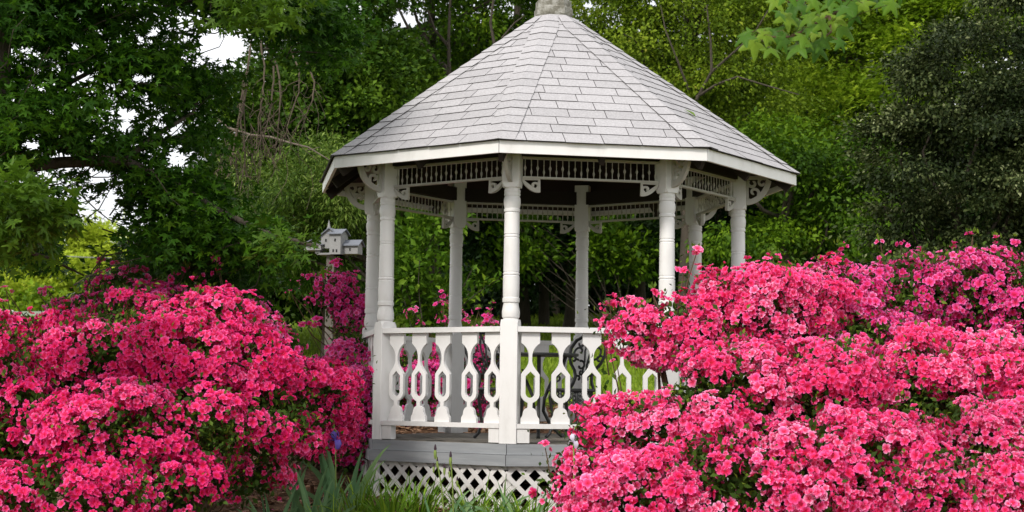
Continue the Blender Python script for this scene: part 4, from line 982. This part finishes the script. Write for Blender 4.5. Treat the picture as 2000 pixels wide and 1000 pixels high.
def azalea(label, pads_e, base, mat, npads, per, fsize=.0285, holes=(), shoots=(), npart=300, gap=.12, leafn=9, group=None, core=True, spread=.12, see=()):
    """pads_e: ellipsoids forming the mound; flowers sit on rounded pads over its outside"""
    t = thing('azalea_bush', label, 'azalea bush', (0, 0, 0), 0, group)
    e_c = np.array([e[0] for e in pads_e]); e_r = np.maximum(np.array([e[1] for e in pads_e])-spread*.75, .07)
    # smaller side growths break up the big lobes
    xc, xr = [], []
    for c, r in zip(e_c, e_r):
        for _ in range(4):
            dd = unit(rng.normal(size=3)+np.array([0, -.2, .15])); xc.append(c+dd*r*rng.uniform(.72, .98)); xr.append(r*rng.uniform(.22, .5, 3)+.02)
    e_c = np.vstack([e_c, xc]); e_r = np.vstack([e_r, xr]); ph = rng.uniform(0, 6, 3)
    area = (e_r[:, 0]*e_r[:, 2]); area = area/area.sum(); PC, PO, PR = [], [], []
    for k in range(len(e_c)):
        n = int(npads*area[k])+1
        d = unit(rng.normal(size=(n*4, 3))); d = d[(d[:, 1] < .45) & (d[:, 2] > -.85)][:n]
        p = e_c[k]+d*e_r[k]*(1+rng.normal(size=(len(d), 1))*.10)
        # keep only pads on the outside of the union
        inside = np.zeros(len(p), bool)
        for j in range(len(e_c)):
            if j != k: inside |= (((p-e_c[j])/e_r[j])**2).sum(1) < .62
        p, d = p[~inside], d[~inside]
        PC.append(p); PO.append(unit(d/e_r[k])); PR.append(spread*(.35+1.05*rng.random(len(p))))
    PC, PO, PR = np.concatenate(PC), np.concatenate(PO), np.concatenate(PR)
    nz = np.sin(PC[:, 0]*9+ph[0])*np.sin(PC[:, 2]*11+ph[1])+.5*np.sin(PC[:, 0]*21+PC[:, 2]*17+ph[2]); keep = (rng.random(len(PC)) > gap*.5) & (nz > -1.35+gap*3.5)
    if len(holes): keep &= ~in_holes(PC, holes)
    if len(see): sk = ~in_holes(PC, see); PC, PO, PR, keep = PC[sk], PO[sk], PR[sk], keep[sk]
    hid = PC[~keep]; PC, PO, PR = PC[keep], PO[keep], PR[keep]
    for (px, py, d, r) in shoots:
        PC = np.vstack([PC, P(px, py, d)]); PO = np.vstack([PO, [0, -.5, .8]]); PR = np.append(PR, r)
    ps = rng.random(len(PC))
    cnt = np.maximum(3, (per*(PR/spread)**2).astype(int)); idx = np.repeat(np.arange(len(PC)), cnt)
    d = unit(rng.normal(size=(len(idx), 3))+PO[idx]*.9+np.array([0, -.15, .35]))
    rad = PR[idx]*(.82+.28*rng.random(len(idx)))*np.where(rng.random(len(idx)) < .09, rng.uniform(1.1, 1.75, len(idx)), 1)
    pos = PC[idx]+d*rad[:, None]*np.array([1.05, 1.0, .72])
    nrm = unit(d+rng.normal(size=d.shape)*.32+np.array([0, -.18, .12]))
    tip = unit(rng.normal(size=d.shape)); R = rot_from(unit(np.cross(nrm, tip)), nrm)
    # z axis must be the flower axis
    x = unit(np.cross(tip, nrm)); y = np.cross(nrm, x); R = np.stack([x, y, nrm], 2)
    sz = fsize*(.58+.62*rng.random(len(pos)))
    rnd = np.clip(.5*ps[idx]+.5*rng.random(len(pos)), 0, 1)
    X, Y, D = project(pos)
    k = (pos[:, 2] > gz(pos[:, 0], pos[:, 1])+.03) & (X > -250) & ~in_holes(pos, [(a, b, c*.8, d*.8) for a, b, c, d in see]) & (X < 2250) & (Y < 1200)
    # drop what the camera-side mass buries completely
    pos, nrm, R, sz, rnd, X, Y, D = pos[k], nrm[k], R[k], sz[k], rnd[k], X[k], Y[k], D[k]
    inf = (X > 3) & (X < 1997) & (Y > 3) & (Y < 997); vd = -unit(pos-np.array([0, 0, EYE])); fac = (vd*nrm).sum(1)
    score = np.where(inf & (fac > .55), D/sz/(.2+fac), 1e9); part = np.zeros(len(pos), bool); part[np.argsort(score)[:npart]] = True
    V, F, G, Rn = scatter(FL, pos[~part], R[~part], sz[~part], rnd[~part])
    link('blossoms', np_mesh('blossoms', V, F, mat, {'rnd': Rn, 'g': G}), t, kind='stuff')
    vs = [np_mesh('blossom', FL[q % 7][0], FL[q % 7][1], mat, {'rnd': np.full(len(FL[0][0]), (q+.5)/8), 'g': FL[q % 7][2]}) for q in range(8)]
    for i in np.nonzero(part)[0]:
        mm = Matrix.Identity(4); A = R[i]*sz[i]
        for a in range(3):
            for b in range(3): mm[a][b] = A[a, b]
            mm[a][3] = pos[i][a]
        link('blossom', vs[min(7, int(rnd[i]*8))], t, M=mm)
    # leaves: whorls between the pads, denser where there are no flowers
    LC = np.concatenate([PC-PO*.09]+([hid]*6 if len(hid) else []))
    li = np.repeat(np.arange(len(LC)), leafn); lp = LC[li]+rng.normal(size=(len(li), 3))*np.array([.10, .10, .075])
    tipl = unit(rng.normal(size=lp.shape)*.8+np.array([0, -.2, .75])); nl = unit(rng.normal(size=lp.shape)*.6+np.array([0, -.4, .7]))
    k = (lp[:, 2] > gz(lp[:, 0], lp[:, 1])+.03) & ~in_holes(lp, see); lp, tipl, nl = lp[k], tipl[k], nl[k]
    V, F, G, Rn = scatter(LEAF, lp, rot_from(tipl, nl), .036*(.6+.8*rng.random(len(lp))), rng.random(len(lp)))
    # inner leafy mass, in darker tones that paint shade between the flowers
    if core:
        cp_, cn = [], 0
        for c, r in pads_e:
            n = int(260*r[0]*r[2]/.12); dd = unit(rng.normal(size=(n, 3))); cp_.append(c+dd*r*(.45+.42*rng.random((n, 1))))
        cpn = np.concatenate(cp_); cpn = np.repeat(cpn, 4, 0)+rng.normal(size=(len(cpn)*4, 3))*.05
        k = (cpn[:, 2] > gz(cpn[:, 0], cpn[:, 1])+.03) & ~in_holes(cpn, see); cpn = cpn[k]
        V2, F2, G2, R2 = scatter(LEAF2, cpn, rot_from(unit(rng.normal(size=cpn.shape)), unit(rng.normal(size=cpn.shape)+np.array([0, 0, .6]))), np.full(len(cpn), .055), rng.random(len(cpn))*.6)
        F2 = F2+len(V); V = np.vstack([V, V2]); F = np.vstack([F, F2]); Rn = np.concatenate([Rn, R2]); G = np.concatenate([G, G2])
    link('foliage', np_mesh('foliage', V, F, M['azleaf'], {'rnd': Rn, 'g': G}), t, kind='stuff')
    mb = MB(); bx_, by_ = base; g0_ = float(gz(bx_, by_))
    for i in rng.choice(len(PC), min(120, len(PC)), replace=False):
        if PC[i][2] < g0_+.1: continue
        j = np.argmin(((e_c-PC[i])**2).sum(1)); m1 = np.array([e_c[j][0]*.6+bx_*.4, e_c[j][1]*.6+by_*.4, max(g0_+.1, e_c[j][2]-.35)])
        a = np.array([bx_+rng.normal()*.25, by_+rng.normal()*.15, g0_-.05])
        pts = [a+(m1-a)*t for t in (0, .5)]+[m1+(PC[i]-m1)*t for t in (0, .35, .7, 1)]
        pts = [p+rng.normal(size=3)*.02*(0 < q < 5) for q, p in enumerate(pts)]
        mb.tube(pts, [.015, .013, .010, .007, .005, .003], 4)
    nsh = len(shoots)
    for i in range(len(PC)-nsh, len(PC)):
        p = PC[i]; c = e_c[np.argmin(((e_c-p)**2).sum(1))]; q = p+(c-p)*.6; q[2] = p[2]-.35
        mb.tube([q, (p+q)/2+rng.normal(size=3)*.015, p], [.005, .004, .003], 4)
    link('branch', mb.mesh('branch', M['stem']), t)
    # upright leaf tufts on the crest
    tsel = np.argsort(-PC[:, 2]+rng.random(len(PC))*.5)[:24]; top = PC[tsel]
    tp = np.repeat(top, 7, 0)+rng.normal(size=(len(top)*7, 3))*np.array([.02, .02, .012])+np.array([0, 0, 1.0])*np.repeat(PR[tsel]*.62, 7)[:, None]
    tt = unit(rng.normal(size=tp.shape)*.4+np.array([0, 0, 1])); V, F, G, Rn = scatter(LEAF, tp, rot_from(tt, unit(rng.normal(size=tp.shape))), np.full(len(tp), .045), .6+.4*rng.random(len(tp)))
    link('leaf_tufts', np_mesh('leaf_tufts', V, F, M['azleaf'], {'rnd': Rn, 'g': G}), t, kind='stuff')
    return t
def gx(px, d): return P(px, 700, d)[0]
GA = 'azaleas in bloom round the gazebo'
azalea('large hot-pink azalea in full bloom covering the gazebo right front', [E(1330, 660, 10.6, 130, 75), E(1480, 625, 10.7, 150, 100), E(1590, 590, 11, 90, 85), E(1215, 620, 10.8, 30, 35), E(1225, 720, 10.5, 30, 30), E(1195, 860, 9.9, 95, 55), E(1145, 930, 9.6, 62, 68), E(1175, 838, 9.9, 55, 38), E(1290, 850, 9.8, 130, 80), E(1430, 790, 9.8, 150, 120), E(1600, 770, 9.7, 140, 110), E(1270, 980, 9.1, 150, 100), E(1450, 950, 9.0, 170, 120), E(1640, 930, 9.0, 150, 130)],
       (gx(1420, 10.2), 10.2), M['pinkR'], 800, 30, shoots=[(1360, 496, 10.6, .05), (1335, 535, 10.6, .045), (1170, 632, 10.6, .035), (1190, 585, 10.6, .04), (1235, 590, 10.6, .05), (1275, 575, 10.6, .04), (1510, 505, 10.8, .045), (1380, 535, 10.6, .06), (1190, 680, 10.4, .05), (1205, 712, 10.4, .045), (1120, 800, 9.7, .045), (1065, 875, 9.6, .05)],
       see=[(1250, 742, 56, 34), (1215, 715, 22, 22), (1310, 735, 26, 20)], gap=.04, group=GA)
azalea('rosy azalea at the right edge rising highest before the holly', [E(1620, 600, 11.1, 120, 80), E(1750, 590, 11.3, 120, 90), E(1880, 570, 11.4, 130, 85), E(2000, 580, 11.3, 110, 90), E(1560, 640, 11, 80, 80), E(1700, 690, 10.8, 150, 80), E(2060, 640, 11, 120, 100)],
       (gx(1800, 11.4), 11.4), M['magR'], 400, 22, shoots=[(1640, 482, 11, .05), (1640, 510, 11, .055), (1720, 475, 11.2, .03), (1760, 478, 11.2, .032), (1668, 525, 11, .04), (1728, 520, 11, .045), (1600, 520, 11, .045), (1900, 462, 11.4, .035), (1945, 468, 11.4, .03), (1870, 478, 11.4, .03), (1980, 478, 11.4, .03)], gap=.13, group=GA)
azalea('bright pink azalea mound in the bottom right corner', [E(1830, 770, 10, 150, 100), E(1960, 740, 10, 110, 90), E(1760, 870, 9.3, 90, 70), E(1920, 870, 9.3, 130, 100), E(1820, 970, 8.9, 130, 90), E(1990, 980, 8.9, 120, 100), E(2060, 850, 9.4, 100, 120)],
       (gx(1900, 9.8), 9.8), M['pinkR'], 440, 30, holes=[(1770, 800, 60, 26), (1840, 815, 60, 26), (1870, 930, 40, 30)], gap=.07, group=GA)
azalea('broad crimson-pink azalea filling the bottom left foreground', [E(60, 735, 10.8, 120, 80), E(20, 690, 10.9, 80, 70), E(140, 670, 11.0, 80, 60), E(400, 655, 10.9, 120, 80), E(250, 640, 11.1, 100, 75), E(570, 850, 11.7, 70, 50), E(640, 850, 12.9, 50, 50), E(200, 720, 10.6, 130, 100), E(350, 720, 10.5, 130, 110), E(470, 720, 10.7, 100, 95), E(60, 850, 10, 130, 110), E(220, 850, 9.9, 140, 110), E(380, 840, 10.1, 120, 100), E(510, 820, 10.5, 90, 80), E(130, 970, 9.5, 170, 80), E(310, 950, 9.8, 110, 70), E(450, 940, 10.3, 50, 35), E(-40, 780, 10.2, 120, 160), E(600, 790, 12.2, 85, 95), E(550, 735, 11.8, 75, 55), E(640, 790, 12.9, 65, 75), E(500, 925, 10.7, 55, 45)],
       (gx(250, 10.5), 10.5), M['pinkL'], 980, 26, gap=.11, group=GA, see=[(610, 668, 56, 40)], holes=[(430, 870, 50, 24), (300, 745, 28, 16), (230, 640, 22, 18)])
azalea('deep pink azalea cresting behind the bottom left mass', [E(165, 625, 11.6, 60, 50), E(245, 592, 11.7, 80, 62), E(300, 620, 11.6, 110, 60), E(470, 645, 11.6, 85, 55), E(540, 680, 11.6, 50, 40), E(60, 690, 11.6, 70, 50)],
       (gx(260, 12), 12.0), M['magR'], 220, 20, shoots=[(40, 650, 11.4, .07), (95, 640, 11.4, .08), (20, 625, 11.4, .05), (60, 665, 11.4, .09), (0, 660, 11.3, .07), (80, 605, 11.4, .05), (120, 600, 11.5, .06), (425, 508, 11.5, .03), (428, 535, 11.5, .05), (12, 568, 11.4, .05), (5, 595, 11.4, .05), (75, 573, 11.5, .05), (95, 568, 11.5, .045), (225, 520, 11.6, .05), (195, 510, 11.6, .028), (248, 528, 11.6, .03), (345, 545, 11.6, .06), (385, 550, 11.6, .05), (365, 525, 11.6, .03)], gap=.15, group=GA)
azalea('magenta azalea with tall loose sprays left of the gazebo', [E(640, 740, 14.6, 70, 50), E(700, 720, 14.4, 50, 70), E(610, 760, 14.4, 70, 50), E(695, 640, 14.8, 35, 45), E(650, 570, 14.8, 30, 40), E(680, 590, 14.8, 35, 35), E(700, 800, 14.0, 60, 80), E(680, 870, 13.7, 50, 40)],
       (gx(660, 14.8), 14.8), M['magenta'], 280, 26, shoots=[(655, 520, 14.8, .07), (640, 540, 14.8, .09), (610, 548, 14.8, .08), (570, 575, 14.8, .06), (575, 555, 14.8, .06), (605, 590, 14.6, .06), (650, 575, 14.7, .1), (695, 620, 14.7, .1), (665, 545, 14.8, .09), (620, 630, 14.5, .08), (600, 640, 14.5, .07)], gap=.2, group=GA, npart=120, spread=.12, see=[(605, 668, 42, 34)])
azalea('magenta azalea seen through the left railings of the gazebo', [E(790, 740, 17.3, 60, 60), E(840, 760, 17.3, 60, 60), E(900, 720, 17.5, 60, 70), E(950, 690, 17.8, 60, 50), E(900, 800, 17.2, 60, 50), E(760, 790, 17.2, 50, 40)],
       (gx(860, 17.6), 17.6), M['magenta'], 240, 22, shoots=[(865, 575, 17.5, .06), (862, 600, 17.5, .09), (900, 620, 17.5, .1), (912, 635, 17.5, .09), (960, 598, 17.8, .05), (950, 625, 17.8, .09), (807, 610, 17.3, .07), (868, 628, 17.4, .08), (820, 636, 17.3, .05), (935, 608, 17.8, .05)], gap=.2, group=GA, npart=120)

# ------------------------------------------------------------------ iris, daylily and grass clumps
def blade(L_, w, arch, rnd, mat, fold=.3, n=8, fan=False):
    """upright blade, base at origin, arching towards +x"""
    v, f = [], []
    a = .05; x = z = 0
    for i in range(n+1):
        t = i/n; ww = w*(1-t**2.6)*(.75+.5*min(1, t*4)*(1-t*.4))
        a = .04+arch*t**1.6
        if fan: v += [(x-ww/2*math.cos(a), -.001, z+ww/2*math.sin(a)), (x, ww*.07, z), (x+ww/2*math.cos(a), -.001, z-ww/2*math.sin(a))]
        else: v += [(x, -ww/2, z), (x-ww*fold*.5, 0, z), (x, ww/2, z)]
        x += L_/n*math.sin(a); z += L_/n*math.cos(a)
    for i in range(n):
        k = i*3; f += [(k, k+1, k+4, k+3), (k+1, k+2, k+5, k+4)]
    tri = []
    for q in f: tri += [(q[0], q[1], q[2]), (q[0], q[2], q[3])]
    return np_mesh('leaf', np.array(v), np.array(tri), mat, {'rnd': np.full(len(v), rnd), 'g': np.tile(np.linspace(0, 1, n+1)[:, None], (1, 3)).ravel()}, smooth=True)
IRB = [blade(.42, .030, a, r, M['iris'], fan=True) for a, r in ((.15, .3), (.4, .6), (.8, .9), (.25, .1), (1.3, .5))]
DLB = [blade(.42, .014, a, r, M['daylily'], .8) for a, r in ((.5, .2), (1.0, .5), (1.5, .8), (2.0, .4), (1.2, .95), (.3, .6))]
GRB = [blade(.42, .006, a, r, M['dry'], .5, 6) for a, r in ((.2, .2), (.6, .6), (1.0, .9))]+[blade(.42, .010, a, r, M['daylily'], .5, 6) for a, r in ((.3, .6), (.7, .9))]
def clump(name, label, cat, px, d, n, meshes, h, spreadang, rad, group=None, flat=False, az0=0):
    x = gx(px, d); t = thing(name, label, cat, (x, d, float(gz(x, d))), 0, group)
    for i in range(n):
        s = h/.42*random.uniform(.65, 1.08)
        az = (az0+(0 if random.random() < .5 else PI)+random.gauss(0, .35)) if flat else random.uniform(0, 2*PI)
        if flat: az = az0+(0 if math.cos(az-az0) > 0 else PI)+random.gauss(0, .3)
        tilt = abs(random.gauss(0, spreadang)); r = rad*math.sqrt(random.random())
        mm = Matrix.Translation((r*math.cos(az), r*math.sin(az), -.01)) @ Matrix.Rotation(az, 4, 'Z') @ Matrix.Rotation(tilt, 4, 'Y') @ Matrix.Rotation(random.gauss(0, .35), 4, 'Z') @ Matrix.Scale(s, 4)
        link('leaf', meshes[random.randrange(len(meshes))], t, M=mm)
    return t
GI = 'iris plants before the gazebo'; GD_ = 'daylily clumps before the lattice'
clump('iris_plant', 'tall fan of broad iris leaves at the left corner of the lattice', 'iris', 678, 12.3, 13, IRB, .68, .20, .10, GI, True)
clump('iris_plant', 'arching iris plant between the tall fan and the small one', 'iris', 630, 11.8, 8, IRB, .52, .28, .08, GI, True)
clump('iris_plant', 'small low iris fan on the mulch, nearest the left azaleas', 'iris', 540, 11.4, 10, IRB, .38, .34, .06, GI, True)
clump('iris_plant', 'thin upright iris with two long leaves, beside the small fan', 'iris', 570, 11.8, 4, IRB[:2], .62, .16, .03, GI, True)
clump('iris_plant', 'iris leaves standing at the right end of the lattice by the azalea', 'iris', 1020, 11.4, 9, IRB, .42, .32, .10, GI, True)
for i, (px, d, lb) in enumerate([(705, 11.9, 'daylily clump below the left corner of the lattice'), (765, 11.6, 'daylily clump in front of the left lattice, second from the left'), (820, 11.9, 'daylily clump left of the budding iris'), (925, 11.7, 'daylily clump right of the budding iris'), (985, 11.5, 'daylily clump below the lattice corner'), (1040, 11.3, 'daylily clump against the right azalea')]):
    clump('daylily_clump', lb, 'daylily', px, d, 56, DLB, .46 if i < 3 else .43, .42, .13, GD_)
clump('grass_tuft', 'thin grass tuft before the left azalea', 'grass tuft', 372, 9.5, 18, GRB+IRB[:1], .42, .22, .06)
clump('grass_tuft', 'tall wiry grass stalks in the bottom right corner', 'grass tuft', 1950, 8.1, 26, GRB, .62, .22, .10)
clump('iris_plant', 'few blade tips poking through the bottom right azalea', 'iris', 1640, 8.4, 5, IRB[:2], .42, .3, .12, GI)
clump('iris_plant', 'iris fan leaning left in the middle of the mulch gap', 'iris', 602, 11.9, 9, IRB, .50, .34, .07, GI, True)
clump('iris_plant', 'dense iris fan just in front of the lattice corner post', 'iris', 712, 12.1, 7, IRB, .34, .30, .08, GI, True)
clump('iris_plant', 'pale iris fan among the daylilies right of the dark bud tips', 'iris', 955, 11.5, 8, IRB, .40, .34, .08, GI, True)
clump('grass_tuft', 'fine grass tuft between the iris fans on the mulch', 'grass tuft', 655, 11.3, 30, GRB, .34, .35, .12)
clump('grass_tuft', 'fine grass tuft at the left end of the mulch gap', 'grass tuft', 500, 10.9, 20, GRB, .26, .35, .10)
# budding stalks
bi = clump('iris_plant', 'budding iris with dark bud tips before the lattice middle', 'iris', 872, 11.5, 7, IRB, .42, .22, .08, GI, True)
def stalk(t, pts, buds):
    o_ = Vector(t.location); mb = MB(); mb.tube([Vector(P(*p))-o_ for p in pts], [.006]*(len(pts)-1)+[.005], 6); link('stalk', mb.mesh('stalk', M['sheath'], smooth=60), t)
    for (x, y, d, s) in buds:
        c = Vector(P(x, y, d))-o_; mb = MB()
        mb.lathe([(.002, -.05*s), (.010*s, -.03*s), (.012*s, 0), (.008*s, .02*s)], 8, c, 0); b = link('bud', mb.mesh('bud', M['sheath'], smooth=60), t)
        mb = MB(); mb.lathe([(.008*s, .015*s), (.010*s, .03*s), (.007*s, .05*s), (.002, .062*s)], 8, c); link('bud_tip', mb.mesh('bud_tip', M['bud'], smooth=60), b)
stalk(bi, [(868, 1010, 11.5), (862, 950, 11.5), (854, 900, 11.5), (851, 885, 11.5)], [(850, 884, 11.5, 1), (854, 904, 11.5, .7), (847, 915, 11.5, .7)])
stalk(bi, [(886, 1010, 11.45), (884, 950, 11.45), (881, 905, 11.45)], [(880, 898, 11.45, 1), (868, 918, 11.45, .8), (878, 924, 11.45, .7), (893, 942, 11.4, .7)])
def bloom(t, c, s, mat, name='flower'):
    """iris flower: three uprights, three falls"""
    vs, fs = [], []
    def petal(az, pts, w):
        k = len(vs)
        for i, (r, z) in enumerate(pts):
            ww = w[i]; ca, sa = math.cos(az), math.sin(az)
            for o in (-1, 0, 1): vs.append((r*ca-o*ww*sa, r*sa+o*ww*ca, z+(.006 if o else 0)*s))
        for i in range(len(pts)-1):
            for j in range(2): a = k+i*3+j; fs.extend([(a, a+1, a+4), (a, a+4, a+3)])
    for i in range(3):
        petal(i*2*PI/3, [(.003*s, 0), (.02*s, .02*s), (.022*s, .045*s), (.008*s, .065*s)], [.006*s, .018*s, .022*s, .010*s])
        petal(i*2*PI/3+PI/3, [(.003*s, 0), (.03*s, .008*s), (.042*s, -.02*s), (.036*s, -.05*s)], [.006*s, .018*s, .022*s, .012*s])
    v = np.array(vs); me = np_mesh(name, v, np.array(fs), mat, {'rnd': (np.arange(len(v)) % 7)/7., 'g': np.zeros(len(v))}, smooth=True)
    link(name, me, t, loc=c)
pi_ = clump('iris_plant', 'purple-flowered iris behind the tall leaf fan', 'iris', 655, 12.0, 5, IRB, .40, .2, .05, GI, True)
stalk(pi_, [(656, 1000, 12.0), (655, 880, 12.0), (652, 830, 12.0), (651, 800, 12.0)], [(651, 800, 12.0, .8)])
bloom(pi_, Vector(P(655, 862, 11.95))-Vector(pi_.location), 1.2, M['purple'])
wi = clump('iris_plant', 'pale white-flowered iris poking out of the right azalea', 'iris', 1120, 9.5, 3, IRB, .40, .15, .04, GI, True)
stalk(wi, [(1122, 1000, 9.4), (1121, 900, 9.4), (1120, 868, 9.4)], [])
bloom(wi, Vector(P(1120, 864, 9.4))-Vector(wi.location), .75, M['lilac'])

# ------------------------------------------------------------------ mulch chips and lawn blades
n = 9000
x = np.concatenate([rng.uniform(-3.6, .9, n//2), rng.uniform(-2.5, 3.5, n//2)]); y = np.concatenate([rng.uniform(9.5, 14, n//2), rng.uniform(15.5, 19, n//2)])
pos = np.stack([x, y, gz(x, y)+.03], 1)
CH = [(np.array([(-.3, 0, 0), (.3, 0, 0), (.3, 1, 0), (-.3, 1, 0), (-.25, 0, .12), (.25, 0, .12), (.25, 1, .12), (-.25, 1, .12)]), np.array([(4, 5, 6), (4, 6, 7), (0, 1, 5), (0, 5, 4), (1, 2, 6), (1, 6, 5), (2, 3, 7), (2, 7, 6), (3, 0, 4), (3, 4, 7)]), np.zeros(8))]
V, F, G, Rn = scatter(CH, pos, rot_from(unit(rng.normal(size=pos.shape)*np.array([1, 1, .25])), unit(rng.normal(size=pos.shape)*.3+np.array([0, 0, 1]))), .02+.05*rng.random(n), rng.random(n))
thing('mulch_chips', 'loose brown bark chips strewn over the mulch bed', 'mulch', data=np_mesh('mulch_chips', V, F, M['chip'], {'rnd': Rn, 'g': G}))['kind'] = 'stuff'
n = 90000
y = 18.6+16*rng.random(n)**1.2; x = rng.uniform(-.36, .36, n)*y
pos = np.stack([x, y, gz(x, y)], 1)
BL = [(np.array([(-.07, 0, 0), (.07, 0, 0), (.1, .6, .1), (.0, 1, .3)]), np.array([(0, 1, 2), (0, 2, 3)]), np.zeros(4))]
V, F, G, Rn = scatter(BL, pos, rot_from(unit(rng.normal(size=pos.shape)*.35+np.array([0, 0, 1])), unit(rng.normal(size=pos.shape)*np.array([1, 1, .1]))), .05+.06*rng.random(n), rng.random(n))
thing('lawn_grass', 'short sunlit grass on the slope behind the gazebo', 'grass', data=np_mesh('lawn_grass', V, F, M['grassb'], {'rnd': Rn, 'g': G}))['kind'] = 'stuff'

n = 420
x = np.concatenate([rng.uniform(-2.6, -.6, n//2), rng.uniform(-1.6, 1.8, n//2)]); y = np.concatenate([rng.uniform(10.5, 13.5, n//2), rng.uniform(10.2, 12.2, n//2)])
pos = np.stack([x, y, gz(x, y)+.05], 1)
V, F, G, Rn = scatter(LEAF2, pos, rot_from(unit(rng.normal(size=pos.shape)*np.array([1, 1, .2])), unit(rng.normal(size=pos.shape)*.3+np.array([0, 0, 1]))), np.full(n, .022), rng.random(n))
thing('fallen_petals', 'pink azalea petals scattered on the mulch', 'petals', data=np_mesh('fallen_petals', V, F, M['pinkR'], {'rnd': Rn, 'g': G+.6}))['kind'] = 'stuff'
mid, u, s2, nn, _, _ = face_axes(1)
lf = thing('fallen_leaf', 'single green leaf lying on the right slope of the roof', 'leaf', data=np_mesh('fallen_leaf', LEAF[0][0]*.14, LEAF[0][1], M['gum'], {'rnd': np.full(len(LEAF[0][0]), .9), 'g': LEAF[0][2]}))
bpy.context.view_layer.update()
lf.matrix_world = gazebo.matrix_world @ Matrix.Translation(mid-u*.16+s2*.62+nn*.024) @ Matrix(((u.x, s2.x, nn.x, 0), (u.y, s2.y, nn.y, 0), (u.z, s2.z, nn.z, 0), (0, 0, 0, 1)))
